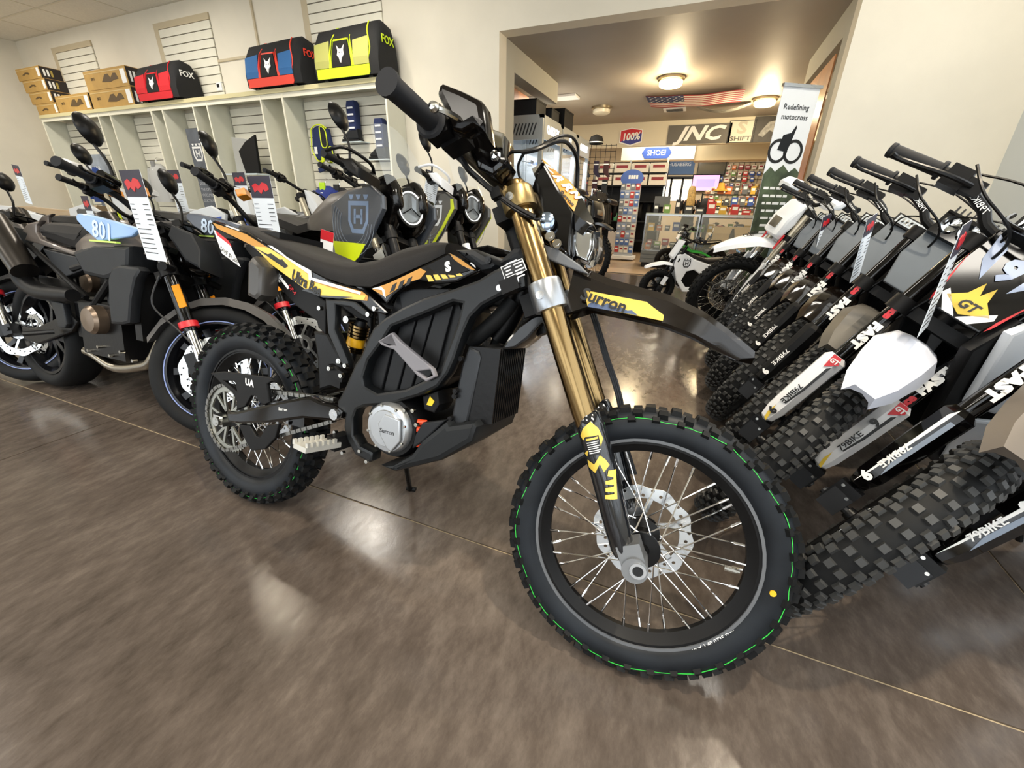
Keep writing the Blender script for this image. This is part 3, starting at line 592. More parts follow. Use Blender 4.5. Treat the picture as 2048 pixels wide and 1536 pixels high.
path=[]
for k in range(41): 
    a0=rad(100+ (263-100)*k/40); path.append(Vector((SPR*math.cos(a0),0,.318+SPR*math.sin(a0))))
top=Vector((fcx,0,fcz+fr)); bot=Vector((fcx,0,fcz-fr))
loop=[bot]+[bot.lerp(path[-1],k/20) for k in range(1,20)]+path[::-1]+[path[0].lerp(top,k/20) for k in range(1,21)]
b=MB(); L_=0; pos=[]; 
for i in range(len(loop)-1):
    seg=(loop[i+1]-loop[i]).length; t=0
    while L_<=seg:
        pos.append((loop[i].lerp(loop[i+1],L_/seg if seg else 0),(loop[i+1]-loop[i]).normalized())); L_+=.0127
    L_-=seg
for i,(p,dv) in enumerate(pos):
    M=Matrix(((dv.x,0,-dv.z,p.x),(0,1,0,-.097),(dv.z,0,dv.x,p.z),(0,0,0,1)))
    for y in ((-.008,.008) if i%2 else (-.0055,.0055)): b.box((.0,y,0),(.019,.0018,.011),M)
    b.cyl(M@Vector((-.006,-.0095,0)),M@Vector((-.006,.0095,0)),.0042,6)
tag(b.build('drive_chain',mat('chain_steel','#8d8c88',.3,1),hero,sm=0),kind='stuff')
# motor
mc=hpt(1085,1250,-.14); MO=Matrix.Translation((mc.x,-.0,mc.z))
mo_=MB().lathe([(0,.10),(.085,.10),(.088,-.10),(.08,-.118),(0,-.118)],36,M=MO).build('motor',K['black'],hero)
cv=MB().lathe([(0,-.142),(.048,-.142),(.05,-.139),(.062,-.138),(.068,-.13),(.07,-.118),(0,-.116)],40,M=MO).build('motor_cover',mat('cover_alu','#b4b7ba',.34,.9),hero)
plate('motor_badge',[(mc.x+x,mc.z+z) for x,z in ((-.02,.012),(.0,.04),(.05,.035),(.055,-.02),(.03,-.055),(.015,-.05),(-.01,-.02))],-.148,-.141,mat('cover_alu',''),cv,bev=.003)
text('motor_text','Surron',.017,K['ink'],cv,basis((mc.x+.012,-.1485,mc.z-.004),(1,0,.02),(0,0,1)),.0006)
b=BL()
for k in range(8): a0=2*math.pi*k/8+.3; bolt(b,(mc.x+.062*math.cos(a0),-.136,mc.z+.062*math.sin(a0)),.005,.005)
b.build('motor_bolts',K['steel'],cv)
b=MB()
for k in range(4): b.tube([(mc.x+.078,-.11,mc.z+.03-.02*k),(mc.x+.10,-.10,mc.z+.03-.02*k)],.008,8)
b.build('phase_cables',mat('orange_cable','#d8431e',.5),hero)
b=BL()
for x,y in ((1120,1140),(1205,1140),(1255,1142),(1175,1215),(1275,1225),(1210,1245),(1212,1292),(985,1438),(945,1378),(845,1388),(800,1268)):
    q=hpt(x,y,-.12); bolt(b,(q.x,-.12,q.z),.0075,.01)
b.build('frame_bolts',K['steel'],hero)
hp('bash_plate',[(1040,1470),(1125,1462),(1232,1402),(1290,1322),(1440,1202),(1455,1232),(1600,1212),(1622,1242),(1590,1332),(1400,1442),(1132,1506)],-.125,.125,mat('bash_grey','#191b1d',.45,spec=.25),bev=.014)
hp('bash_fins',[(1250,1300),(1300,1215),(1440,1200),(1300,1330),(1240,1370)],-.118,-.10,K['dgrey'],bev=.004)
hp('terminal_box',[(1300,1060),(1390,1030),(1400,1110),(1370,1160),(1310,1140)],-.10,-.03,K['matte'],bev=.004)
hp('warning_sticker',[(1325,1110),(1345,1062),(1370,1090),(1355,1118)],-.102,-.1,mat('sticker_yellow','#e8c81a',.4),bev=0)
# controller with cooling fins
cs=[(1470,1180),(1530,880),(1570,768),(1632,795),(1645,835),(1565,1222),(1490,1232)]
co=hp('motor_controller',cs,-.095,.075,mat('controller_grey','#2b2d30',.4,.5),bev=.006)
fb=hb(cs,-.095); fx=[(x,z) for x,z in fb]
fo=[fx[2],(fx[2][0]+.085,fx[2][1]+.006),(fx[5][0]+.065,fx[5][1]+.012),fx[5]]
finm=curve_mesh('cooling_fin',[fo],.005,.0005,K['black']); finm.transform(RX90); finm.materials.append(K['black'])
for k in range(14): newobj('cooling_fin',finm,co,Matrix.Translation((0,-.088+.0118*k,0)))
b=BL()
for x,y in ((1530,840),(1500,1030),(1495,1060),(1470,1190),(1550,1222)):
    q=hpt(x,y,-.1); bolt(b,(q.x,-.096,q.z),.009,.012)
b.build('controller_bolts',K['matte'],co)
P=[hpt(1830,500,-.05),hpt(1750,600,-.06),hpt(1650,690,-.06),hpt(1590,740,-.05)]
MB().tube(smooth(P,6),.02,12).build('cable_conduit',K['rubber'],hero)
P=[hpt(1890,440,.0),hpt(1800,620,0),hpt(1740,720,0)]
MB().tube(smooth(P,5),.03,12).build('horn_mount',K['black'],hero)
# footpegs, kickstand
for s in (-1,1):
    q1=hpt(545,1345,-.235); q2=hpt(790,1330,-.135); q1.y*=1; 
    a=Vector((q2.x,s*.135,q2.z)); e=Vector((q1.x+.03,s*.24,q1.z)); b=MB().bar(a,e,.055,.014)
    for k in range(6):
        for dx in (-.024,.024): c_=a.lerp(e,.2+.15*k); b.box((c_.x+dx,c_.y,c_.z+.012),(.008,.009,.014))
    b.build('footpeg',mat('peg_cast','#d2d0c8',.35,.5),hero)
    MB().bar((q2.x+.01,s*.10,q2.z+.005),(q2.x,s*.15,q2.z),.035,.04).build('footpeg_bracket',K['matte'],hero)
foot=HM.inverted()@onz(820,978,.008)
MB().tube([(.58,.10,.34),Vector((.58,.10,.34)).lerp(foot,.95),foot],[.009,.009,.011],10).tube([foot+Vector((-.015,.0,.0)),foot+Vector((.02,.01,.0))],.01,8).build('kickstand',K['black'],hero)
# seat: loft of rounded sections
sec=[]
for x,zb,zt,hw in ((-.02,.945,.974,.055),(.05,.935,.968,.085),(.14,.915,.95,.105),(.24,.895,.926,.118),(.36,.858,.898,.124),(.46,.830,.885,.120),(.53,.818,.884,.112),(.60,.822,.902,.102),(.68,.86,.938,.09),(.76,.90,.957,.078),(.80,.925,.957,.066)):
    sec.append([(x+.03*(1-(abs(y)))*0,hw*y,zb+(zt-zb)*z) for y,z in ((-1,0),(-1.03,.35),(-.97,.7),(-.75,.92),(-.35,1.0),(.35,1.0),(.75,.92),(.97,.7),(1.03,.35),(1,0))])
MB().loft(sec).build('seat',K['seat'],hero,None,50)
# tail and side panels with printed graphics
tp=hp('tail_panel',[(58,48),(80,30),(270,98),(420,188),(600,292),(780,388),(960,442),(992,470),(1100,570),(1080,585),(990,560),(940,512),(830,492),(715,485),(640,455),(420,292),(290,182),(230,152),(92,82)],-.118,-.10,K['gloss'],mirror=True,bev=.005)
MB().box((.05,0,.935),(.32,.16,.03)).build('tail_mudguard',K['black'],tp)
def pg(pts,m,d,nm='panel_graphic',par=tp,y=-.1185,Z=ZA): return plate(nm,hb(pts,y,Z),y-d,y,m,par,bev=0)
pg([(75,45),(270,112),(420,205),(600,305),(640,330),(645,365),(780,402),(950,448),(985,475),(980,502),(930,498),(830,485),(720,478),(640,448),(420,285),(330,190),(280,165),(100,78)],K['orange'],.001)
pg([(320,185),(400,190),(560,290),(640,352),(650,385),(780,430),(940,470),(975,470),(960,498),(830,488),(720,480),(640,450),(420,290)],K['goldy'],.0018)
pg([(400,178),(420,180),(610,300),(652,325),(655,365),(790,405),(945,452),(940,466),(780,420),(640,380),(638,345),(600,318)],K['wink'],.0024)
pg([(330,195),(400,230),(420,225),(470,262),(485,260),(520,300),(500,312)],K['ink'],.0026)
pg([(600,440),(640,430),(700,470),(900,480),(820,490),(720,482),(650,455)],mat('sky_print','#3b3f45',.4),.0026)
q1=hpt(625,400,-.12); q2=hpt(690,440,-.12); dv=(q2-q1).normalized(); text('panel_text','Ultra Bee',.042,K['ink'],tp,basis((q1.x,-.1222,q1.z),(dv.x,0,dv.z),(-dv.z,0,dv.x)),.0006,sx=.75,bold=.0015)
sp_=hp('side_panel',[(1000,432),(1110,392),(1310,292),(1450,222),(1535,252),(1625,330),(1500,392),(1380,402),(1280,380),(1205,410),(1130,470),(1092,522),(1050,480)],-.112,-.095,K['gloss'],mirror=True,bev=.005)
pg2=lambda pts,m,d: pg(pts,m,d,'panel_graphic',sp_,-.1125)
pg2([(1008,434),(1110,397),(1290,312),(1325,330),(1290,372),(1205,400),(1130,450),(1085,480)],K['orange'],.001)
pg2([(1010,430),(1060,418),(1082,440),(1088,485),(1075,470),(1068,440)],K['wink'],.002)
for k in range(3): pg2([(1130+45*k,410-18*k),(1155+45*k,395-18*k),(1140+45*k,440-18*k),(1112+45*k,455-18*k)],K['ink'],.002)
for k in range(5): pg2([(1325+42*k,352-2*k),(1352+42*k,352-4*k),(1372+42*k,388-8*k),(1340+42*k,390-8*k)],K['goldy'],.002)
pg2([(1465,225),(1530,262),(1612,322),(1590,320),(1500,280)],K['orange'],.002)
pg2([(1330,300),(1455,235),(1575,325),(1485,352),(1400,345)],K['matte'],.003)
q1=hpt(1453,305,-.115); text('panel_mark','S',.03,K['wink'],sp_,basis((q1.x,-.117,q1.z),(1,0,.35),(-.35,0,1)),.0006,bold=.002)
hp('tank_cover',[(1480,200),(1600,195),(1700,255),(1735,290),(1700,320),(1640,330),(1540,250)],-.10,.10,K['dgrey'],bev=.014)
hp('head_cover',[(1720,300),(1760,250),(1830,185),(1890,180),(1900,260),(1800,300)],-.06,.06,K['dgrey'],bev=.014)
b=BL(); q=hpt(1690,265,-.1); bolt(b,(q.x,-.098,q.z),.012,.008); b.build('tank_bolt',K['dark'],hero)
pl=hp('identification_plate',[(1758,305),(1885,252),(1912,320),(1785,385)],-.1275,-.1258,K['wink'],bev=0)
plate('plate_field',hb([(1763,308),(1882,258),(1906,320),(1788,378)],-.128),-.1282,-.1275,K['ink'],pl,bev=0)
q1=hpt(1822,287,-.128); q2=hpt(1880,262,-.128); dv=(q2-q1).normalized()
for k,(w1,w2) in enumerate(((.034,0),(.022,.03),(.016,.022),(.022,.03),(.052,0),(.02,.024))):
    o_=Vector((q1.x+.0028*k,-.1284,q1.z+.004-.0066*k)); n_=Vector((dv.x,0,dv.z))
    for off,wd in ((-.012 if w2 else 0,w1),(.014,w2)):
        if wd: MB().box((0,0,0),(wd*.75,.0006,.0028 if k!=4 else .0045),basis(o_+n_*off,(dv.x,0,dv.z),(-dv.z,0,dv.x))@Matrix.Rotation(rad(-90),4,'X')).build('plate_line',K['wink'],pl,sm=0)
b=BL()
for x,y in ((1873,390),(1775,432)):
    q=hpt(x,y,-.11); bolt(b,(q.x,-.125,q.z),.010,.008)
b.build('steering_stop_bolts',K['alu'],hero)
MB().bar(hpt(1775,432,-.12),hpt(1873,390,-.12),.03,.03).build('steering_stop',K['matte'],hero)
# front caliper on the far leg
MB().box((-.05,.08,.10),(.04,.05,.09)).build('brake_caliper',K['black'],hero,HF)
# price tag hanging from the tail
tg=thing('price_tag','white and red sale tag hanging from the yellow tail panel','tag',M=HM@Matrix.Translation((.0,0,0)))
tq=hb([(80,85),(165,150),(238,305),(130,225)],-.13); tt=plate('tag_card',tq,-.131,-.130,K['wink'],tg,bev=0)
plate('tag_header',hb([(90,90),(165,150),(185,185),(100,118)],-.132),-.1322,-.1312,K['red'],tg,bev=0)
q1=hpt(170,235,-.132); text('tag_text','SAVE $1,200',.018,K['ink'],tg,basis((q1.x,-.1325,q1.z),(.80,0,-.35),(.3,0,1)),.0003)
# ================= OTHER MOTORCYCLES: shared parts =================
def bikeM(axle,heading,lean,wb,rake,steer,Rf,off=.045):
    """root matrix so that the (steered) front axle comes over world point axle (x,y)"""
    R=Matrix.Rotation(rad(heading),4,'Z')@Matrix.Rotation(-rad(lean),4,'X')
    p=R@Vector((wb,0,Rf)); t=.05; z0=-(t*(1-math.cos(rad(lean))))+t*.0
    return Matrix.Translation((axle[0]-p.x,axle[1]-p.y,.05*(1-math.cos(rad(lean)))))@R
def fork(root,FM,l,top,tube_r,tube_m,slid_r,slid_m,split,F=-.02,cap=None):
    for s in (-1,1):
        T=Matrix.Translation((F,s*l,0))@RX90
        MB().lathe([(0,top),(tube_r,top),(tube_r,split),(tube_r*.93,split-.01),(0,split-.01)],16,M=T).build('fork_tube',tube_m,root,FM)
        MB().lathe([(0,split+.05),(slid_r,split+.05),(slid_r,.0),(0,0)],14,M=T).build('fork_leg',slid_m,root,FM)
        MB().box((F+.01,s*l,0),(.05,.05,.06)).build('axle_clamp',K['dark'],root,FM)
    MB().cyl((0,-l-.035,0),(0,l+.035,0),.011,10).build('axle',K['dark'],root,FM)
def clamps(root,FM,l,us,m,F=-.02,r=.034,h=.04):
    for u in us:
        b=MB()
        for s in (-1,1): b.cyl((F,s*l,u-h/2),(F,s*l,u+h/2),r,16)
        b.box((F-.03,0,u),(.06,2*l,h*.8)); b.build('triple_clamp',m,root,FM)
    MB().cyl((F-.045,0,us[0]),(F-.045,0,us[-1]),.026,14).build('steering_stem',m,root,FM)
def bars(root,FM,u0,u1,f0,f1,half=.40,m=None,grip=None,levers=True,r=.0125,switch=True,leverm=None):
    m=m or K['matte']; grip=grip or mat('grip_rubber','#26272b',.7)
    pts=smooth([(f1,-half,u1),(f1+.004,-half*.66,u1+.004),(f0+(f1-f0)*.55,-half*.38,u0+(u1-u0)*.6),(f0,-.09,u0),(f0,.09,u0),(f0+(f1-f0)*.55,half*.38,u0+(u1-u0)*.6),(f1+.004,half*.66,u1+.004),(f1,half,u1)],4)
    MB().tube(pts,r,10).build('handlebar',m,root,FM); MB().box((f0,0,u0-.01),(.05,.09,.05)).build('bar_clamp',m,root,FM)
    for s in (-1,1):
        a,e=Vector((f1,s*(half+.012),u1)),Vector((f1+.004,s*half*.69,u1+.004)); g=MB().tube([a,a.lerp(e,.07),a.lerp(e,.09),a.lerp(e,.93),a.lerp(e,.94),e],[.018,.019,.0165,.0165,.023,.023],12); g.build('grip',grip,root,FM)
        if switch: MB().box((f1+.004,s*half*.6,u1),(.05,.05,.05)).box((f1+.01,s*half*.5,u1-.004),(.035,.05,.035)).build('switch_housing',K['black'],root,FM)
        if levers: MB().tube(smooth([(f1+.03,s*half*.5,u1-.005),(f1+.055,s*half*.64,u1-.012),(f1+.045,s*half*.9,u1-.02),(f1+.055,s*half*.97,u1-.02)],4),.006,7).build('lever',leverm or K['black'],root,FM)
def strap_tag(root_name,label,P,wd,ht,yaw,tilt=0,head='#1d1a2a',group=None):
    """paper price tag: printed header with a red mark and lines of figures; hangs from P (top centre)"""
    M=Matrix.Translation(P)@Matrix.Rotation(yaw,4,'Z')@Matrix.Rotation(tilt,4,'Y')
    t=thing(root_name,label,'price tag',M=M,group=group)
    MB().box((0,0,-ht/2),(wd,.0012,ht)).build('card',mat('tag_paper','#e4ebf2',.6),t,sm=0)
    MB().box((0,-.0012,-ht*.14),(wd,.001,ht*.28)).build('header',mat('tag_header','#2c2838',.5),t,sm=0)
    plate('red_mark',[(x*wd,z*ht) for x,z in ((-.38,-.12),(-.2,-.09),(-.05,-.13),(.1,-.08),(.3,-.1),(.38,-.17),(.2,-.2),(.12,-.17),(-.0,-.23),(-.15,-.18),(-.3,-.21))],-.003,-.0017,K['red'],t,bev=0)
    b=MB()
    for k in range(11):
        z=-ht*(.36+.055*k)
        if k<5: b.box((-.35*wd,-.0013,z),(.2*wd,.001,.007*ht)).box((.3*wd,-.0013,z),(.25*wd,.001,.009*ht))
        else: b.box((-.12*wd,-.0013,z),(.62*wd,.001,.009*ht))
    b.build('figures',K['ink'],t,sm=0)
    return t
def mirror(root,FM,base,top,r,m=None):
    b=MB().tube(smooth([base,Vector(base).lerp(Vector(top),.5)+Vector((.02,0,.0)),Vector(top)],4),.006,8); st=b.build('mirror_stem',K['black'],root,FM)
    T=Vector(top); M=Matrix.Translation(T+Vector((0,0,r*.9)))@Matrix.Rotation(rad(90),4,'Z')
    MB().lathe([(0,-.03),(r*.5,-.026),(r*.85,-.014),(r,0),(r*.97,.006),(0,.006)],24,M=M).build('mirror_shell',K['black'],root,FM)
    MB().lathe([(0,.008),(r*.9,.008),(r*.9,.005)],24,M=M).build('mirror_glass',K['chrome'],root,FM)
# ---------------- naked street bike
LAX=(-1.93,1.13); LW=1.385; LRF=.302
LFM=forkM((LW,LRF),25,30,.04)
LM=bikeM((LAX[0],LAX[1]),1.0,11,LW,25,30,LRF)
_q=LM@LFM@Vector((0,0,0)); LM=Matrix.Translation((LAX[0]-_q.x,LAX[1]-_q.y,0))@LM
Z3=lambda a,b:(a*.14648,300+b*.14648)
Z5=lambda a,b:(a*.3418,350+b*.3418)
Z7=lambda a,b:(a*.20833,440+b*.20833)
def lb(pts,y,Z=Z7): return [(q.x,q.z) for q in (unp(LM,*Z(*p),1,y) for p in pts)]
NK={}
NK['tankside']=lb([(1090,905),(1120,872),(1250,880),(1640,985),(1960,1080),(1880,1160),(1840,1190),(1430,1248),(1380,1240),(1200,1080),(1100,965)],-.15,Z3)
NK['seat']=lb([(505,1030),(560,970),(700,972),(1130,1010),(1232,1150),(1130,1362),(1080,1388),(900,1335),(560,1205),(505,1120)],-.13,Z3)
NK['tail']=lb([(380,1000),(560,960),(505,1030),(505,1120),(560,1210),(900,1340),(1080,1390),(1130,1365),(1240,1140),(1470,1350),(1380,1480),(1000,1440),(700,1340),(340,1230),(350,1200),(370,1150),(300,1110)],-.125,Z3)
NK['sidebox']=lb([(400,270),(640,330),(950,400),(880,450),(620,550),(560,520)],-.13)
NK['cover']=lb([(1040,560),(1080,450),(1150,430),(1330,450),(1360,490),(1310,570),(1270,760),(1255,990),(1190,1010),(1070,1000),(1045,800)],-.17)
NK['filter']=lb([(950,400),(980,345),(1060,310),(1200,310),(1215,430),(1100,445),(960,440)],-.15)
NK['hanger']=lb([(480,770),(600,800),(640,1000),(620,1040),(560,1030)],-.15)
NK['frame']=[lb([p],-.13)[0] for p in ((270,235),(560,490),(830,745))]
NK['pipe']=lb([(1600,1100),(1480,1350),(1380,1400),(1200,1420),(1080,1390),(940,1290),(860,1250)],-.08)
NK['sil']=lb([(-110,-20),(60,250),(215,490)],-.2)
NK['link']=lb([(225,500),(260,600),(400,690),(700,725)],-.17)
NK['clutch']=lb([(870,960),(790,960)],-.17)
def naked(label,M,group,panel='#8fb3e0',num='801',steer=30):
    t=thing('naked_motorcycle',label,'motorcycle',M=M,group=group); FM=forkM((LW,LRF),25,steer,.04)
    tt=mat('tank_taupe','#6e6660',.35,.4,coat=.3)
    wheel(t,FM,'front',LRF,.058,.222,None,mat('cast_black','#0e0f13',.25,.3),0,disc=.15,discy=-.07,castn=10,rimw=.045)
    MB().lathe([(.225,-.048),(.2295,-.048),(.2295,-.044),(.225,-.044)],48,closed=True).build('rim_stripe',mat('rim_blue','#7484b8',.3),t,FM)
    wheel(t,Matrix.Translation((0,0,.312)),'rear',.312,.085,.222,None,mat('cast_black',''),0,disc=.11,discy=-.09,castn=10,rimw=.07)
    MB().box((-.055,-.085,.04),(.05,.05,.12)).build('brake_caliper',K['dgrey'],t,FM)
    fork(t,FM,.1,.60,.027,K['gloss'],.02,K['chrome'],.2)
    for s in (-1,1):
        MB().lathe([(.028,.205),(.037,.205),(.037,.232),(.028,.232)],20,closed=True,M=Matrix.Translation((-.02,s*.1,0))@RX90).build('fork_ring',K['red'],t,FM)
        MB().box((.0,s*.128,.34),(.03,.006,.1)).build('fork_reflector',K['amber'],t,FM)
    clamps(t,FM,.1,(.46,.585),K['matte'])
    sec=[]
    for k in range(9):
        a=rad(-20+17*k); r=LRF+.018; w=.065
        sec.append([(r*math.sin(a-rad(25)),-w,r*math.cos(a-rad(25))-.02),((r+.02)*math.sin(a-rad(25)),-w*.5,(r+.02)*math.cos(a-rad(25))),((r+.02)*math.sin(a-rad(25)),w*.5,(r+.02)*math.cos(a-rad(25))),(r*math.sin(a-rad(25)),w,r*math.cos(a-rad(25))-.02),((r-.004)*math.sin(a-rad(25)),0,(r-.004)*math.cos(a-rad(25)))])
    MB().loft(sec).build('front_mudguard',mat('fender_grey','#5b5a5a',.4,.3),t,FM,40)
    # headlight bucket, dash
    MB().lathe([(0,-.07),(.05,-.065),(.085,-.02),(.09,.02),(.082,.025)],24,M=Matrix.Translation((.07,0,.52))@Matrix.Rotation(rad(-90),4,'Z')).build('headlight_bucket',K['gloss'],t,FM)
    MB().lathe([(0,.02),(.08,.02)],24,M=Matrix.Translation((.07,0,.52))@Matrix.Rotation(rad(-90),4,'Z')).build('headlight_lens',K['lamp'],t,FM)
    MB().box((.04,0,.655),(.012,.15,.10),Matrix.Translation((.04,0,.655))@Matrix.Rotation(rad(-50),4,'Y')@Matrix.Translation((-.04,0,-.655))).build('dash_display',K['black'],t,FM)
    plate('headlight_shield',[(.10,.44),(.13,.52),(.12,.60),(.05,.66),(.02,.62),(.05,.5)],-.09,.09,K['dgrey'],t,bev=.01,M=FM)
    bars(t,FM,.69,.80,-.03,-.07,.41,K['matte'])
    for s in (-1,1): mirror(t,FM,(-.05,s*.20,.78),(-.05,s*.225,.97),.062)
    b=MB().cyl((-.02,-.30,.80),(-.02,-.22,.80),.016,12); b.build('brake_reservoir',K['gloss'],t,FM)
    MB().box((-.0,-.14,.80),(.045,.06,.035)).build('turn_signal',K['amber'],t,FM)
    for s in (-1,1): MB().tube([(.01,s*.12,.46),(.015,s*.2,.45)],[.012,.018],10).build('indicator_stalk',K['black'],t,FM)
    MB().tube(smooth([(-.04,-.14,.44),(-.10,-.15,.33),(-.05,-.13,.2),(-.02,-.11,.1),(-.06,-.09,.07)],5),.004,6).build('brake_hose',K['dark'],t,FM)
    # tank and body
    sec=[]
    for x,zb,zt,hw in ((.52,.76,.80,.09),(.60,.77,.86,.13),(.70,.79,.90,.148),(.82,.80,.915,.15),(.94,.80,.91,.148),(1.02,.80,.89,.12),(1.07,.80,.86,.08)):
        sec.append([(x,hw*y,zb+(zt-zb)*z) for y,z in ((-1,0),(-1,.5),(-.75,.85),(-.3,1),(.3,1),(.75,.85),(1,.5),(1,0))])
    tk=MB().loft(sec).build('fuel_tank',tt,t,None,50)
    plate('tank_panel',NK['tankside'],-.165,-.145,mat('panel_'+panel,panel,.35,coat=.3),tk,bev=.006)
    cx=sum(p[0] for p in NK['tankside'])/len(NK['tankside']); cz=sum(p[1] for p in NK['tankside'])/len(NK['tankside'])
    text('tank_number',num,.10,mat('number_pale','#c9dcf2',.4),tk,basis((cx+.01,-.1675,cz-.02),(1,0,-.12),(.12,0,1)),.0008,bold=.002)
    MB().box((cx+.0,-.158,cz-.062),(.20,.017,.007)).build('tank_stripe',mat('lime_line','#c9ee6a',.4),tk)
    plate('tank_lower',[(.60,.78),(.8,.83),(1.06,.83),(1.03,.72),(.85,.67),(.68,.68)],-.152,.152,K['dgrey'],t,bev=.02)
    plate('seat',NK['seat'],-.14,.14,K['seat'],t,bev=.05)
    plate('tail_body',NK['tail'],-.128,-.10,tt,t,bev=.008,mirror=True)
    plate('side_cover',NK['sidebox'],-.13,-.08,K['dgrey'],t,bev=.006)
    plate('radiator_cover',NK['cover'],-.175,-.13,K['dgrey'],t,bev=.014,mirror=True)
    MB().box((1.02,0,.56),(.05,.26,.30)).build('radiator',K['black'],t)
    plate('air_intake',NK['filter'],-.15,-.07,K['dgrey'],t,bev=.02,mirror=True)
    f=NK['frame']; b=MB()
    for s in (-1,1):
        b.tube([(f[0][0],s*.13,f[0][1]),(f[1][0],s*.13,f[1][1]),(f[2][0],s*.13,f[2][1])],.013,8)
        b.tube([(.55,s*.13,.70),(1.02,s*.09,.82)],.016,8); b.tube([(.62,s*.13,.48),(.95,s*.1,.80)],.016,8)
    b.build('trellis_frame',K['matte'],t)
    MB().box((.72,0,.42),(.34,.26,.26)).box((.84,0,.58),(.16,.22,.22),Matrix.Rotation(0,4,'Y')).box((.55,0,.46),(.16,.22,.2)).build('engine',K['black'],t)
    cx,cz=NK['clutch'][0]
    MB().lathe([(0,-.185),(.055,-.183),(.068,-.17),(.07,-.13),(0,-.13)],24,M=Matrix.Translation((cx,0,cz))).build('clutch_cover',mat('engine_bronze','#7d6d5e',.3,.8),t)
    for k in range(5): MB().lathe([(0,-.15),(.008,-.15),(.008,-.13)],8,M=Matrix.Translation((.62+.09*k,0,.31+.03*(k%2)))).build('engine_bolt',K['steel'],t)
    P=[(x,-.09,z) for x,z in NK['pipe']]; MB().tube(smooth(P,4),.024,14).build('exhaust_pipe',mat('exhaust_steel','#a39c8e',.25,1),t)
    P=[(x,-.19,z) for x,z in NK['sil']]; MB().tube([P[0],Vector(P[0]).lerp(Vector(P[1]),.04),P[1],P[2]],[.05,.056,.056,.052],20).build('silencer',mat('silencer_grey','#4a4744',.3,.9),t)
    MB().tube(smooth([(x,-.17,z) for x,z in NK['link']],4),[.05,.05,.048,.046,.044,.042,.04,.04,.04,.038,.036,.034,.03],16).build('exhaust_link',K['matte'],t)
    plate('peg_hanger',NK['hanger'],-.15,-.12,K['dgrey'],t,bev=.006,mirror=True)
    for s in (-1,1): MB().tube([(.34,s*.15,.37),(.30,s*.25,.36)],.012,8).build('footpeg',K['dark'],t)
    plate('swingarm',[(-.05,.28),(.1,.27),(.45,.38),(.52,.44),(.45,.48),(.1,.36),(-.05,.35)],-.13,-.10,K['black'],t,bev=.008,mirror=True)
    plate('tail_mudguard',[(-.25,.60),(-.05,.68),(.15,.80),(.12,.84),(-.1,.76),(-.3,.63)],-.06,.06,K['black'],t,bev=.008)
    MB().tube([(.5,.12,.25),(.42,.30,.058)],.011,8).build('side_stand',K['black'],t)
    return t
naked('grey street motorcycle with pale blue 801 tank panel and red fork rings',LM,None)
L2M=Matrix.Translation((.03,.45,0))@LM
naked('taupe street motorcycle parked between the gold-forked dirt bike and the dark adventure bike',L2M,None,'#3c4352')
L3M=Matrix.Translation((-1.22,.52,0))@LM
naked('smaller street motorcycle numbered 401 behind the 801 bike',L3M,None,'#23252a','401',25)
L4M=Matrix.Translation((-1.62,-.05,0))@LM
naked('street motorcycle seen only by its front wheel behind the 801 exhaust',L4M,None,'#44464c','801',25)
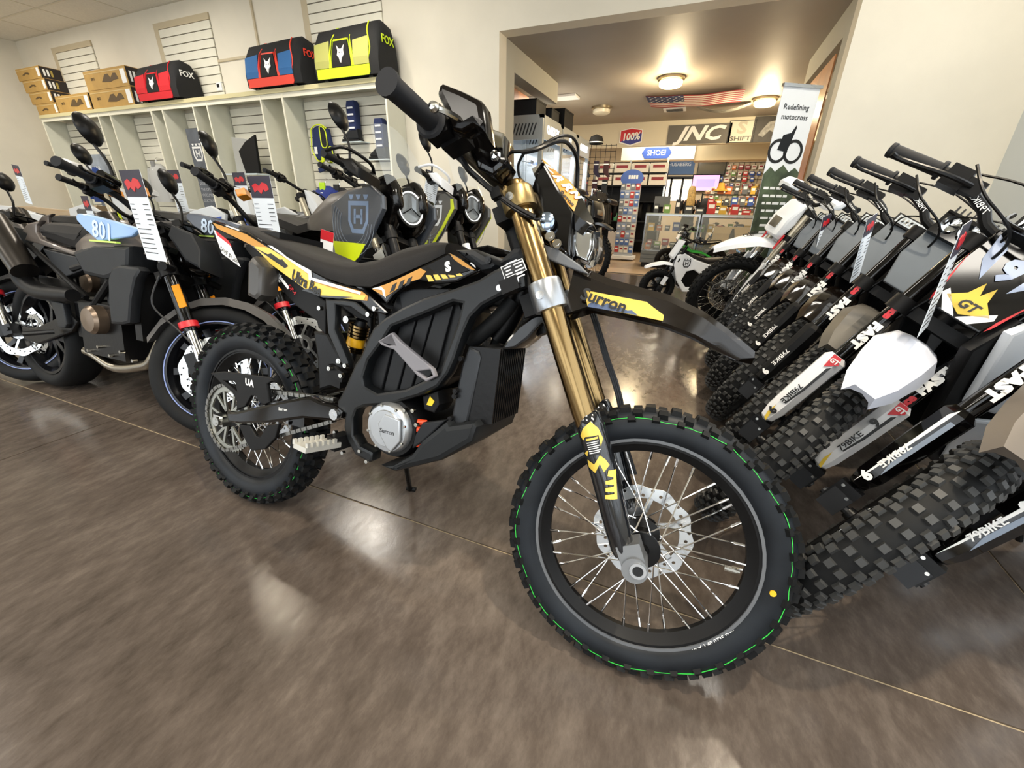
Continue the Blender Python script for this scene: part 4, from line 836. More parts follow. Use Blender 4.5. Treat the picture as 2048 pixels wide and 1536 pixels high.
# ---------------- adventure touring bike
def adventure(label,M,panel,accent,guardm):
    wb=1.51; t=thing('adventure_motorcycle',label,'motorcycle',M=M); FM=forkM((wb,.345),25.5,18,.045)
    pm=mat('adv_'+panel,panel,.35,coat=.4)
    wheel(t,FM,'front',.345,.048,.275,KN_E,K['black'],32,K['steel'],.15,-.07,rimw=.035)
    wheel(t,Matrix.Translation((0,0,.33)),'rear',.33,.07,.235,KN_E,K['black'],32,K['steel'],.12,-.08,rimw=.05)
    fork(t,FM,.105,.74,.027,K['black'],.022,mat('fork_silver','#b8bab8',.25,1),.42)
    for s in (-1,1): MB().lathe([(0,.44),(.029,.44),(.031,.16),(.024,.05),(0,.05)],14,M=Matrix.Translation((.005,s*.108,0))@RX90).build('fork_guard',guardm,t,FM)
    clamps(t,FM,.105,(.56,.70),K['matte'])
    plate('front_mudguard',[(-.22,.38),(-.05,.43),(.15,.40),(.30,.30),(.28,.27),(.1,.34),(-.1,.37)],-.07,.07,K['gloss'],t,bev=.015,M=FM)
    bars(t,FM,.80,.89,.0,-.07,.42,K['matte'])
    for s in (-1,1):
        plate('hand_guard',[(-.02,.86),(.04,.84),(.07,.78),(.05,.74),(.0,.80)],s*.22,s*.40,guardm if guardm is K['white'] else K['black'],t,bev=.015,M=FM)
        MB().tube(smooth([(.04,s*.22,.83),(.075,s*.3,.84),(.04,s*.42,.875),(-.05,s*.44,.89)],4),.008,8).build('guard_bar',guardm,t,FM)
        mirror(t,FM,(-.05,s*.27,.90),(-.03,s*.29,1.06),.066)
    # cowl with round headlight
    hx,hz=1.27,1.01
    MB().lathe([(0,-.09),(.07,-.08),(.098,-.02),(.104,.02),(.1,.035),(.088,.035)],32,M=Matrix.Translation((hx,0,hz))@Matrix.Rotation(rad(-90),4,'Z')@Matrix.Rotation(rad(8),4,'X')).build('headlight_housing',K['gloss'],t)
    HLm=Matrix.Translation((hx+.02,0,hz))@Matrix.Rotation(rad(-90),4,'Z')@Matrix.Rotation(rad(8),4,'X')
    MB().lathe([(.079,.014),(.086,.016),(.086,.02),(.079,.018)],32,closed=True,M=HLm).build('light_ring',mat('ring_white','#f4f6f8',.2,emit=.4),t)
    MB().lathe([(0,.0),(.07,.008)],28,M=HLm).build('headlight_reflector',mat('reflector_dark','#80868c',.3,.8),t)
    b=MB()
    for k in range(3): a=rad(90+120*k); b.bar(HLm@Vector((0,.012,0)),HLm@Vector((.07*math.cos(a),.012,.07*math.sin(a))),.02,.006)
    b.build('headlight_bars',K['black'],t)
    MB().lathe([(0,.022),(.088,.018)],28,M=HLm).build('headlight_glass',K['pane'],t)
    for s in (-1,1):
        plate('cowl_wing',[(1.30,1.10),(1.32,1.02),(1.28,.90),(1.20,.84),(1.12,.92),(1.10,1.06),(1.16,1.14),(1.24,1.16)],s*.05,s*.13,K['gloss'],t,bev=.02)
        MB().cyl((1.22,s*.15,.93),(1.235,s*.185,.93),.028,16).build('fog_lamp',K['dark'],t)
        # big side fairing with shield badge
        side=[(.72,.94),(.90,1.03),(1.12,1.06),(1.22,1.0),(1.23,.92),(1.13,.76),(1.02,.60),(.92,.52),(.80,.54),(.75,.68)]
        TF=lambda P:[(1.10+.88*(x-.98),.885+.78*(z-.80)) for x,z in P]; side=TF(side)
        fa=plate('side_fairing',side,s*.20,s*.165,pm,t,bev=.012)
        plate('fairing_accent',TF([(.755,.69),(1.085,.69),(1.02,.60),(.92,.52),(.80,.54)] if accent else [(.76,.64),(.95,.64),(.93,.53),(.80,.55)]),s*.2035,s*.199,K['yellow'],fa,bev=0)
        if not accent:
            plate('fairing_stripe',TF([(1.205,1.0),(1.225,.92),(1.13,.76),(1.02,.60),(.99,.60),(1.10,.76),(1.19,.92),(1.18,1.0)]),s*.204,s*.199,K['yellow'],fa,bev=0)
        for r0 in (.15,.18,.21,.24):
            a_=[]; 
            for k in range(16): a_.append(Vector((1.08+r0*.75*math.cos(rad(150+14*k)),s*.2015,.90+r0*.72*math.sin(rad(150+14*k)))))
            MB().tube(a_,.0015,4).build('contour_line',mat('line_grey','#7f8894',.4),fa)
        H_logo(fa,basis((1.125,s*.2008,.935),(1 if s<0 else -1,0,0),(0,0,1))@Matrix.Rotation(rad(-90),4,'X'),.17 if accent else .145,mat('badge_blue','#6b7f9c',.4) if accent else mat('badge_white','#dfe5ec',.4))
        MB().box((1.05,s*.12,.55),(.04,.12,.32)).build('radiator',K['black'],t)
        MB().box((.45,s*.15,.36),(.12,.10,.02)).build('footpeg',K['dark'],t)
    sec=[]
    for x,zb,zt,hw in ((.45,.86,.90,.1),(.58,.85,1.0,.15),(.75,.85,1.09,.17),(.95,.86,1.12,.165),(1.1,.9,1.10,.13),(1.16,.95,1.06,.1)):
        sec.append([(x,hw*y,zb+(zt-zb)*z) for y,z in ((-1,0),(-1,.5),(-.7,.88),(-.25,1),(.25,1),(.7,.88),(1,.5),(1,0))])
    MB().loft(sec).build('fuel_tank',mat('adv_tank','#4a4643',.35,.3),t,None,50)
    sec=[]
    for x,zb,zt,hw in ((-.2,.9,.95,.1),(0,.88,.95,.13),(.25,.85,.92,.15),(.42,.82,.89,.14),(.52,.85,.92,.11)):
        sec.append([(x,hw*y,zb+(zt-zb)*z) for y,z in ((-1,0),(-1,.7),(-.7,1),(.7,1),(1,.7),(1,0))])
    MB().loft(sec).build('seat',K['seat'],t,None,50)
    MB().loft([[(1.28,y*.9,1.10+.06*(1-(y/.16)**2)) for y in (-.16,-.1,-.05,0,.05,.1,.16)],[(1.20,y*.95,1.26+.05*(1-(y/.16)**2)) for y in (-.16,-.1,-.05,0,.05,.1,.16)],[(1.10,y*.7,1.40+.03*(1-(y/.16)**2)) for y in (-.16,-.1,-.05,0,.05,.1,.16)]],closed=False).build('windscreen',K['pane'],t,None,60)
    MB().box((1.12,0,1.10),(.2,.2,.03)).build('dash_mount',K['black'],t)
    MB().box((.70,0,.42),(.46,.30,.36)).box((.85,0,.62),(.2,.28,.2)).build('engine',K['black'],t)
    plate('swingarm',[(-.05,.3),(.1,.29),(.5,.40),(.5,.48),(.1,.38),(-.05,.37)],-.14,-.1,K['dark'],t,bev=.008,mirror=True)
    plate('tail_unit',[(-.35,.86),(-.05,.80),(.3,.78),(.35,.85),(-.1,.90),(-.33,.93)],-.11,.11,K['black'],t,bev=.02)
    MB().tube([(.35,-.17,.45),(.1,-.2,.6),(-.2,-.2,.78)],[.05,.055,.055],14).build('silencer',K['dark'],t)
    MB().tube([(.5,.14,.28),(.45,.30,.048)],.012,8).build('side_stand',K['black'],t)
    return t
def placed(hx,hz,head,lean,P):
    R=Matrix.Rotation(rad(head),4,'Z')@Matrix.Rotation(-rad(lean),4,'X'); q=R@Vector((hx,0,hz)); M=Matrix.Translation((P[0]-q.x,P[1]-q.y,.012))@R; return M
p=CC+ray(812,408)*2.25; adventure('dark adventure motorcycle with blue-grey shield fairing and clear windscreen',placed(1.27,1.01,-12,9,p),'#3b4048',True,K['black'])
p=CC+ray(938,388)*2.95; adventure('grey adventure motorcycle with white hand guards and lime fairing stripe',placed(1.27,1.01,-14,9,p),'#4c4b48',False,K['white'])
# ---------------- off-road (enduro) bike
def enduro(label,M,body,accent,tanc,group=None,guards=True,badge=False,steer=15,mask=True):
    wb=1.48; t=thing('enduro_motorcycle',label,'motorcycle',M=M,group=group); FM=forkM((wb,.345),26,steer,.045)
    bm=mat('enduro_'+body,body,.35); am=mat('enduro_'+accent,accent,.4); tm_=mat('enduro_'+tanc,tanc,.4)
    wheel(t,FM,'front',.345,.04,.275,KN_F,K['black'],32,K['steel'],.13,-.06,rimw=.024)
    wheel(t,Matrix.Translation((0,0,.335)),'rear',.335,.06,.235,KN_R,K['black'],32,K['steel'],.11,-.07,rimw=.035)
    fork(t,FM,.1,.84,.026,mat('fork_outer_grey','#c4bba6',.3,.7),.021,K['chrome'],.42)
    for s in (-1,1): plate('fork_guard',[(-.05,.36),(.03,.38),(.035,.2),(.02,.02),(-.03,.02),(-.05,.15)],s*.145,s*.12,bm,t,bev=.006,M=FM); MB().box((.03,s*.104,.55),(.004,.02,.12)).build('fork_decal',am,t,FM)
    clamps(t,FM,.1,(.60,.81),K['matte'])
    sec=[]
    for F,U,wd in ((-.22,.52,.05),(-.10,.53,.07),(.02,.53,.085),(.14,.49,.08),(.26,.42,.07),(.36,.34,.05),(.41,.29,.03)):
        sec.append([(F-.012,-wd,U-.03),(F,-wd*.8,U),(F+.006,0,U+.012),(F,wd*.8,U),(F-.012,wd,U-.03),(F-.01,wd*.7,U-.012),(F-.006,0,U-.002),(F-.01,-wd*.7,U-.012)])
    fe=MB().loft(sec).build('front_mudguard',bm,t,FM,30)
    if badge: H_logo(fe,basis((.205,-.03,.478),(.0,1,0),(-.8,0,.55))@Matrix.Rotation(rad(-90),4,'X')@Matrix.Translation((0,-.006,0)),.06,K['ink'])
    if mask:
        plate('front_mask',[(.03,.56),(.09,.58),(.10,.70),(.06,.84),(.02,.86),(.0,.70)],-.10,.10,bm,t,bev=.025,M=FM); MB().box((.095,0,.66),(.02,.1,.08)).build('headlight',K['lamp'],t,FM)
    bars(t,FM,.87,.95,-.01,-.07,.40,K['matte'])
    if guards:
        for s in (-1,1): plate('hand_guard',[(-.03,.98),(.03,.97),(.07,.92),(.06,.88),(.0,.90)],s*.21,s*.37,bm,t,bev=.02,M=FM)
    for s in (-1,1):
        plate('tank_shroud',[(.72,.93),(.98,.98),(1.14,.92),(1.10,.74),(.98,.58),(.86,.62),(.74,.78)],s*.16,s*.13,bm,t,bev=.01)
        plate('shroud_decal',[(.82,.86),(1.10,.90),(1.06,.76),(.92,.70)],s*.163,s*.158,am,t,bev=0)
        plate('side_plate',[(-.05,.90),(.35,.86),(.5,.76),(.42,.62),(.2,.70)],s*.13,s*.11,bm,t,bev=.008)
    sec=[]
    for x,zb,zt,hw in ((-.3,.93,.95,.06),(-.1,.91,.955,.08),(.2,.88,.94,.09),(.5,.86,.93,.09),(.75,.88,.97,.08),(.9,.9,.98,.06)):
        sec.append([(x,hw*y,zb+(zt-zb)*z) for y,z in ((-1,0),(-1,.6),(-.7,1),(.7,1),(1,.6),(1,0))])
    MB().loft(sec).build('seat',tm_,t,None,50)
    plate('rear_mudguard',[(-.55,.90),(-.2,.86),(.1,.84),(.05,.90),(-.3,.94),(-.55,.95)],-.09,.09,bm,t,bev=.012)
    plate('frame',[(1.12,.90),(1.18,.80),(.95,.45),(.8,.32),(.55,.32),(.45,.45),(.5,.75),(.58,.75),(.55,.5),(.62,.42),(.8,.42),(.98,.72),(1.05,.9)],-.12,-.09,K['dark'],t,bev=.008,mirror=True)
    MB().box((.72,0,.50),(.36,.2,.34)).build('engine',K['dgrey'],t)
    plate('swingarm',[(-.05,.31),(.1,.30),(.5,.40),(.5,.46),(.1,.38),(-.05,.37)],-.13,-.1,K['dark'],t,bev=.006,mirror=True)
    MB().tube([(.3,-.16,.72),(0,-.17,.78),(-.25,-.17,.86)],[.04,.05,.045],12).build('silencer',K['dark'],t)
    MB().tube([(.5,.13,.3),(.46,.32,.052)],.01,8).build('side_stand',K['black'],t)
    return t
def eM(ax,ay,head,lean,steer=15):
    M=bikeM((ax,ay),head,lean,1.48,26,steer,.345); return M
enduro('white off-road bike with lime decals and tan seat by the left wall',eM(-4.25,2.15,3,9),'#c9cbcc','#cfe015','#9a8465')
enduro('white off-road bike with dark seat behind the 401 street bike',eM(-3.15,2.45,2,9),'#d5d9dd','#2a4fb0','#2b2a29',guards=False)
enduro('pale grey off-road bike standing beside the tall shield banner',eM(-2.95,2.95,0,9),'#d9dcdf','#7a7f86','#2b2a29',guards=False)
enduro('blue and white off-road bike in front of the shelf bays',eM(-2.62,3.45,0,9),'#e6e8ea','#26379a','#33363c',guards=False)
enduro('lime and white off-road bike between the street bikes and the blue jacket',eM(-2.02,2.62,-4,9),'#e2e5e2','#d6e61c','#2b2a29',guards=False)
enduro('black off-road bike behind the gold fork in the passage',eM(-1.32,6.2,-58,6),'#17181a','#2b2d30','#1d1d1f',guards=True)
# ---------------- electric off-road bikes of the right-hand row
EB=1.24; ERF=.312
def emoto(label,M,fend='#e6e9ee',fgloss=False,guard='white',front='gt',body='#e6ebf1',steer=36,group=None,full=True):
    t=thing('electric_motocross_bike',label,'motorcycle',M=M,group=group); FM=forkM((EB,ERF),27,steer,.04)
    wheel(t,FM,'front',ERF,.046,.236,KN_E,K['matte'],36,K['steel'],.10,.055,rimw=.026,km=mat('knob_rubber','#2d2e2e',.55))
    wheel(t,Matrix.Translation((0,0,ERF)),'rear',ERF,.05,.23,KN_E,K['matte'],36,K['steel'],.10,.055,rimw=.03,km=mat('knob_rubber',''))
    fork(t,FM,.098,.74,.021,K['gloss'],.019,K['black'],.30)
    gm={'white':K['white'],'black':K['gloss'],'dark':K['matte']}[guard]
    for s in (-1,1):
        sec=[]
        for u,wd,d in ((.335,.022,.016),(.32,.034,.024),(.2,.033,.026),(.10,.030,.024),(.065,.022,.02),(.055,.012,.012)):
            sec.append([(-.02+wd*x,s*.098+d*y,u) if 0 else (-.018+d*1.1*x,s*(.10+d*.5*0)+wd*y,u) for x,y in ((-.6,-1),(.6,-.9),(1.3,-.35),(1.3,.35),(.6,.9),(-.6,1))])
        g=MB().loft(sec).build('fork_guard',gm,t,FM,30)
        MB().box((-.01,s*.1,.02),(.045,.055,.07)).build('axle_lug',K['black'],t,FM)
        b=BL()
        for u in (.025,.045): bolt(b,(.012,s*.1+(.014 if u<.03 else -.014),u),.006,.005,(1,0,0))
        b.build('axle_lug_bolt',K['steel'],t,FM)
        f=.0196
        def gp(pts,m,nm='guard_print',k=0): 
            plate(nm,[(y,u) for y,u in pts],0,.0012,m,g,bev=0,M=basis((f+k,s*.1,0),(0,0,0) if 0 else (0,1,0),(0,0,1))@Matrix.Rotation(rad(-90),4,'X')@Matrix.Translation((0,-.0012,0)))
        tm_=K['ink'] if guard=='white' else K['wink']
        if guard=='white':
            gp([(-.012,.335),(.012,.335),(.020,.315),(-.006,.29)],K['red']); gp([(-.028*.4,.09),(-.004,.065),(.006,.062),(-.010,.12)],mat('guard_yellow','#d8b838',.4))
            gp([(.004,.29),(.012,.30),(.012,.20),(.006,.14),(.002,.14),(.005,.20)],K['ink'])
            text('guard_text','GT',.018,K['wink'],g,basis((f+.0028,s*.1+.004,.318),(0,1,0),(0,0,1)),.0006,bold=.0008)
        elif guard=='black':
            gp([(-.012,.31),(-.004,.33),(-.006,.12),(-.010,.07)],K['wink']); gp([(.002,.30),(.012,.30),(.012,.12),(.002,.16)],mat('guard_slate','#7d8a9c',.4))
        text('guard_text','79BIKE',.022,tm_,g,basis((f+.0028,s*.1-.006,.175),(0,0,s),(0,-s,0)),.0006,bold=.0004,sx=1.15)
        text('guard_mark','9',.034,tm_,g,basis((f+.0028,s*.1-.006,.255 if s>0 else .10),(0,0,s),(0,-s,0)),.0006,bold=.002)
        text('fork_text','FAST',.032,K['wink'],t,FM@basis((.0035,s*.098,.42),(0,0,s),(0,-s,0)),.0006,bold=.0025,sx=1.2)
        text('fork_text','ace',.026,K['red'],t,FM@basis((.0035,s*.098,.42-s*.065),(0,0,s),(0,-s,0)) if 0 else FM@basis((.0035,s*.098,.50 if s<0 else .345),(0,0,s),(0,-s,0)),.0006,bold=.002,sx=1.1)
    clamps(t,FM,.098,(.53,.72),K['matte'],r=.03)
    fm_=K['brown'] if fgloss else mat('fender_'+fend,fend,.35 if fend>'#8' else .5)
    sec=[]
    for F,U,wd,zz in ((-.12,.44,.05,.0),(-.03,.475,.075,.02),(.06,.46,.082,.03),(.15,.415,.075,.025),(.23,.36,.06,.015),(.28,.32,.035,.0)):
        sec.append([(F-.02,-wd,U-.03),(F,-wd*.72,U),(F+zz*.4,-.02,U+zz*.4),(F+zz*.4,.02,U+zz*.4),(F,wd*.72,U),(F-.02,wd,U-.03),(F-.022,wd*.68,U-.016),(F-.01,0,U-.008),(F-.022,-wd*.68,U-.016)])
    MB().loft(sec).build('front_mudguard',fm_,t,FM,20)
    # number plate with light
    pm_=K['gloss'] if front=='gt' else mat('plate_grey','#565e66',.5)
    pl=plate('number_plate',[(-.085,.77),(.085,.77),(.09,.66),(.06,.565),(-.06,.565),(-.09,.66)],-.008,.008,pm_,t,bev=.004,M=FM@basis((.165,0,0),(0,1,0),(-.18,0,1))@Matrix.Rotation(rad(-90),4,'X'))
    def pp(nm,pts,m,d=.002): return plate(nm,pts,-.0085-d,-.0085,m,pl,bev=0)
    if front=='gt':
        pp('plate_graphic',[(-.05,.60),(0,.575),(.05,.60),(.022,.625),(.012,.66),(0,.63),(-.012,.66),(-.022,.625)],mat('plate_yellow','#d9b93a',.4))
        for s in (-1,1):
            pp('plate_graphic',[(s*.075,.76),(s*.04,.74),(s*.03,.66),(s*.06,.70)],mat('plate_pale','#b9c6e0',.4)); pp('plate_graphic',[(s*.055,.615),(s*.005,.57),(s*.002,.566),(s*.03,.566),(s*.06,.60)],K['wink'])
            pp('plate_graphic',[(s*.088,.70),(s*.066,.60),(s*.064,.57),(s*.07,.585)],K['red'])
        text('plate_text','9',.075,mat('plate_pale',''),pl,basis((0,-.0115,.70),(1,0,0),(0,0,1)),.0008,bold=.004); text('plate_text','GT',.03,K['ink'],pl,basis((0,-.0115,.60),(1,0,0),(0,0,1)),.0008,bold=.001,shear=.2)
        hl=MB().box((0,.0,.80),(.15,.07,.07)).build('headlight_housing',K['black'],pl)
        for x in (-.048,0,.048): MB().box((x,-.036,.80),(.04,.008,.045)).build('light_cell',K['lamp'],hl)
        for k in range(12): MB().box((-.07+.0127*k,.0,.84),(.004,.07,.012)).build('cooling_rib',K['black'],hl)
        MB().tube(smooth([(-.09,-.02,.80),(-.085,-.055,.765),(0,-.075,.755),(.085,-.055,.765),(.09,-.02,.80)],5),.006,8).build('light_hoop',K['gloss'],pl)
    elif front=='triple':
        hl=MB().box((0,-.004,.775),(.17,.05,.075)).build('headlight_housing',K['gloss'],pl)
        for x in (-.052,0,.052): MB().lathe([(0,-.002),(.018,-.01),(.024,-.014),(.024,.0)],14,M=Matrix.Translation((x,-.026,.775))).build('light_cell',K['lamp'],hl)
        for k in range(10): MB().box((-.07+.0155*k,.0,.82),(.005,.06,.02)).build('cooling_rib',K['black'],hl)
    else:
        hl=MB().box((0,-.002,.785),(.165,.036,.042)).build('light_bar_housing',K['matte'],pl)
        MB().box((0,-.021,.785),(.15,.004,.03)).build('light_bar_lens',mat('led_lens','#c8d0d6',.15,.6),hl)
        for k in range(10): MB().box((-.066+.0147*k,-.0235,.785),(.008,.003,.018)).build('light_cell',K['chrome'],hl)
    MB().box((-.02,0,.755),(.02,.07,.05)).build('dash_display',K['gloss'],t,FM)
    bars(t,FM,.755,.815,.0,.0,.40,K['matte'])
    text('bar_text','79BIKE',.02,K['wink'],t,FM@basis((.013,-.16,.79),(.0,-.8,.3),(0,.3,.9)),.0006)
    for s in (-1,1):
        MB().tube(smooth([(.10,s*.22,.83),(.13,s*.16,.78),(.10,s*.06,.74),(.02,s*.05,.66),(-.02,s*.09,.45)],5),.0035,6).build('cable',K['black'],t,FM)
        MB().tube(smooth([(.09,s*.2,.82),(.10,s*.1,.83),(.08,-s*.05,.79),(.03,-s*.06,.72)],5),.003,6).build('cable',K['black'],t,FM)
    # body
    if full:
        pmx=mat('ebody_'+body,body,.4)
        plate('main_frame',[(.95,.86),(1.02,.78),(.92,.45),(.80,.36),(.5,.36),(.45,.46),(.52,.72),(.60,.74),(.88,.84)],-.11,-.08,K['matte'],t,holes=[[(.60,.66),(.86,.76),(.88,.72),(.80,.48),(.74,.44),(.56,.46)]],bev=.008,mirror=True)
        MB().box((.70,0,.58),(.26,.15,.30)).build('battery',K['black'],t)
        for s in (-1,1):
            plate('side_panel',[(.55,.80),(.92,.88),(.99,.84),(.92,.62),(.80,.58),(.70,.66)],s*.135,s*.112,pmx,t,bev=.008); plate('lower_panel',[(.60,.52),(.86,.56),(.80,.38),(.6,.34)],s*.13,s*.112,pmx,t,bev=.008)
            MB().box((.42,s*.17,.38),(.06,.12,.015)).build('footpeg',K['alu'],t)
        sec=[]
        for x,zb,zt,hw in ((-.12,.86,.89,.06),(.1,.83,.88,.09),(.35,.79,.84,.1),(.6,.80,.86,.09),(.8,.86,.90,.07)):
            sec.append([(x,hw*y,zb+(zt-zb)*z) for y,z in ((-1,0),(-1,.6),(-.7,1),(.7,1),(1,.6),(1,0))])
        MB().loft(sec).build('seat',K['seat'],t,None,50)
        plate('rear_mudguard',[(-.38,.84),(-.1,.80),(.1,.78),(.05,.83),(-.2,.88),(-.38,.89)],-.07,.07,K['black'],t,bev=.01)
        plate('swingarm',[(-.04,.28),(.1,.27),(.46,.40),(.46,.46),(.1,.35),(-.04,.34)],-.11,-.08,K['matte'],t,bev=.006,mirror=True)
        MB().lathe([(0,-.12),(.08,-.12),(.085,.1),(0,.1)],20,M=Matrix.Translation((.62,0,.42))).build('motor',K['dark'],t)
        MB().tube([(.42,.10,.34),(.36,.24,.064)],.01,8).build('kickstand',K['black'],t)
    return t
def rM(x,y,head=208,lean=14,steer=36):
    M=bikeM((x,y),head,lean,EB,27,steer,ERF); q=M@forkM((EB,ERF),27,steer,.04)@Vector((0,0,0)); return Matrix.Translation((x-q.x,y-q.y,0))@M
emoto('black electric bike with black printed fork guards and grey-brown mudguard, end of the row',rM(.52,1.08,210,14,24),'#5a534c',False,'black','gt','#dfe6ee',steer=24)
emoto('electric bike with white mudguard, white fork guards and yellow GT plate',rM(.36,1.41,210,15,34),'#dfe4f2',False,'white','gt',steer=34)
emoto('electric bike with dark mudguard and three round lamps over its plate',rM(.385,1.80,208,14,38),'#4a463f',False,'dark','triple','#2a2b2d',steer=38)
for k,(x,y,l) in enumerate(((.40,2.22,'electric bike with gloss mudguard, beside the three-lamp bike'),(.40,2.62,'second light-bar electric bike from the three-lamp bike'),(.40,3.02,'third light-bar electric bike from the three-lamp bike'),(.40,3.50,'light-bar electric bike standing beside the white-fendered off-road bike'))):
    emoto(l,rM(x,y,206,14,38),'#241c14',True,'dark','bar','#2a2b2d',steer=38,group='electric bikes with light bars')
enduro('white off-road bike with shield badge on its mudguard in the right-hand row',eM(.33,4.12,190,9,12),'#eef1f4','#d0212c','#23252b',badge=True)
enduro('white off-road bike with hand guards beside the tall motocross banner',eM(.42,4.62,186,9,12),'#e8ecf2','#2e3f9a','#23252b',badge=True)
# price tags of the row
strap_tag('price_tag','long paper price tag hanging from the GT-plate electric bike',ony(1935,445,1.32),.11,.26,rad(62),rad(-6))
strap_tag('price_tag','paper price tag hanging in front of the first light-bar electric bike',ony(1745,432,2.05),.11,.24,rad(62),rad(-12))
strap_tag('price_tag','paper price tag hanging in front of the last light-bar electric bike',ony(1655,430,3.0),.12,.27,rad(60),rad(-12))
# ---------------- children's electric bikes
def kid(label,M,body,frame,solid=True,R=.205,badge=True):
    t=thing('kids_electric_bike',label,'motorcycle',M=M); wb=.86; FM=forkM((wb,R),24,0,.03); bm=mat('kid_'+body,body,.35); fm_=mat('kid_'+frame,frame,.4)
    rows=[(a,34,.014,.014,.005,p) for a,p in ((-12,0),(12,0),(-42,.5),(42,.5))]
    wheel(t,FM,'front',R,.034,R*.68,rows,K['black'],0,disc=.06,discy=-.045,castn=6,hub=.03,hubw=.03)
    wheel(t,Matrix.Translation((0,0,R)),'rear',R,.036,R*.68,rows,K['black'],0,disc=.06,discy=-.045,castn=6,hub=.03,hubw=.03)
    fork(t,FM,.065,.52,.017,K['black'],.014,K['black'],.22); clamps(t,FM,.065,(.36,.47),K['matte'],r=.022)
    for s in (-1,1): MB().box((.0,s*.083,.1),(.05,.006,.1)).build('fork_guard',bm if solid else K['black'],t,FM)
    bars(t,FM,.56,.63,0,-.05,.30,K['black'],r=.011)
    if solid:
        sec=[]
        for F,U,wd in ((-.1,.26,.04),(0,.30,.055),(.1,.27,.055),(.2,.2,.045),(.26,.14,.025)): sec.append([(F-.01,-wd,U-.02),(F,-wd*.7,U),(F,wd*.7,U),(F-.01,wd,U-.02),(F-.015,0,U-.02)])
        MB().loft(sec).build('front_mudguard',bm,t,FM,30)
        plate('number_plate',[(.03,.34),(.06,.36),(.05,.55),(.02,.56)],-.07,.07,bm,t,bev=.012,M=FM)
        for s in (-1,1):
            p=plate('side_panel',[(.72,.58),(.64,.60),(.50,.53),(.30,.47),(.12,.50),(.10,.46),(.26,.36),(.34,.24),(.42,.16),(.58,.17),(.68,.30),(.74,.46)],s*.085,s*.06,bm,t,holes=[[(.40,.36),(.50,.42),(.58,.40),(.62,.30),(.55,.22),(.44,.22)]],bev=.012)
            if badge: H_logo(p,basis((.60,s*.0862,.49),(1 if s<0 else -1,0,0),(0,0,1))@Matrix.Rotation(rad(-90),4,'X'),.085,K['ink'])
            plate('side_vent',[(.24,.45),(.40,.41),(.40,.38),(.25,.415)],s*.0875,s*.084,K['ink'],p,bev=0)
        MB().box((.51,0,.32),(.22,.11,.2)).build('battery',K['black'],t)
    else:
        b=MB()
        for s in (-1,1): b.tube(smooth([(.70,s*.03,.55),(.5,s*.05,.38),(.25,s*.06,.34),(0,s*.07,R)],4),.018,10)
        b.tube([(.70,0,.58),(.40,0,.30)],.03,10); b.build('frame_tubes',fm_,t); MB().box((.42,0,.30),(.22,.09,.12)).build('battery',K['black'],t)
        plate('number_plate',[(.02,.36),(.05,.38),(.05,.52),(.02,.53)],-.06,.06,bm,t,bev=.01,M=FM)
    sec=[]
    for x,zb,zt,hw in ((-.02,.53,.56,.05),(.15,.50,.545,.075),(.35,.49,.53,.075),(.52,.54,.58,.05),(.60,.585,.61,.035)):
        sec.append([(x,hw*y,zb+(zt-zb)*z) for y,z in ((-1,0),(-1,.6),(-.7,1),(.7,1),(1,.6),(1,0))])
    MB().loft(sec).build('seat',K['seat'] if solid else K['black'],t,None,50)
    plate('swingarm',[(-.03,R-.02),(.3,.24),(.34,.30),(.05,R+.03),(-.03,R+.02)],-.06,-.045,K['dark'],t,bev=.004,mirror=True)
    MB().tube([(.35,-.10,.2),(.33,-.18,.19)],.01,8).tube([(.35,.10,.2),(.33,.18,.19)],.01,8).build('footpegs',K['alu'],t); MB().tube([(.3,.06,.18),(.26,.16,.02)],.008,8).build('kickstand',K['black'],t)
    return t
def kM(px,py,head,lean=6,R=.205,wb=.86):
    p=onz(px,py,R*.97); Rm=Matrix.Rotation(rad(head),4,'Z')@Matrix.Rotation(-rad(lean),4,'X'); q=Rm@Vector((wb,0,R)); return Matrix.Translation((p.x-q.x,p.y-q.y,.0))@Rm
kid("small white children's electric bike with shield badge and dark seat",kM(1313,574,205,5),'#eef1f5','#eeeeee')
kid("children's balance bike with green frame behind the white one",kM(1332,520,200,6),'#e4e6e6','#37b14a',False)
kid("children's balance bike with blue frame behind the green one",kM(1398,505,196,6),'#e2e6ea','#2f7fd0',False)
kid("children's balance bike with red tag and black frame near the counter",kM(1440,498,194,6),'#d9d9dd','#2b2d30',False)
# ================= SHELVING WALL =================
shm=mat('shelf_melamine','#d9d8c8',.45,noise=.02); edm=mat('shelf_edge','#f0ecd8',.4); SY=4.85
sh=thing('shelving_unit','long white shelving unit with tall open bays along the back wall','shelving',(-7.69,5.02,0))
def shp(nm,c,d,m=shm): return MB().box((c[0]+7.69,c[1]-5.02,c[2]),d).build(nm,m,sh,sm=0)
shp('top_board',(-7.69,5.02,2.395),(7.9,.36,.045)); shp('top_edge',(-7.69,4.836,2.395),(7.9,.012,.05),mat('shelf_gold_edge','#d9cfa0',.4)); shp('valance',(-7.69,4.86,2.345),(7.88,.02,.06),edm)
dv=[-11.63,-9.8,-9.45,-8.33,-8.04,-7.3,-6.98,-5.86,-5.45,-3.75]
for x in dv:
    shp('divider',(x+.011,5.025,1.18),(.022,.34,2.36)); shp('divider_edge',(x+.011,4.85,1.18),(.024,.01,2.36),edm)
shp('plinth',(-7.69,5.03,.05),(7.86,.3,.1))
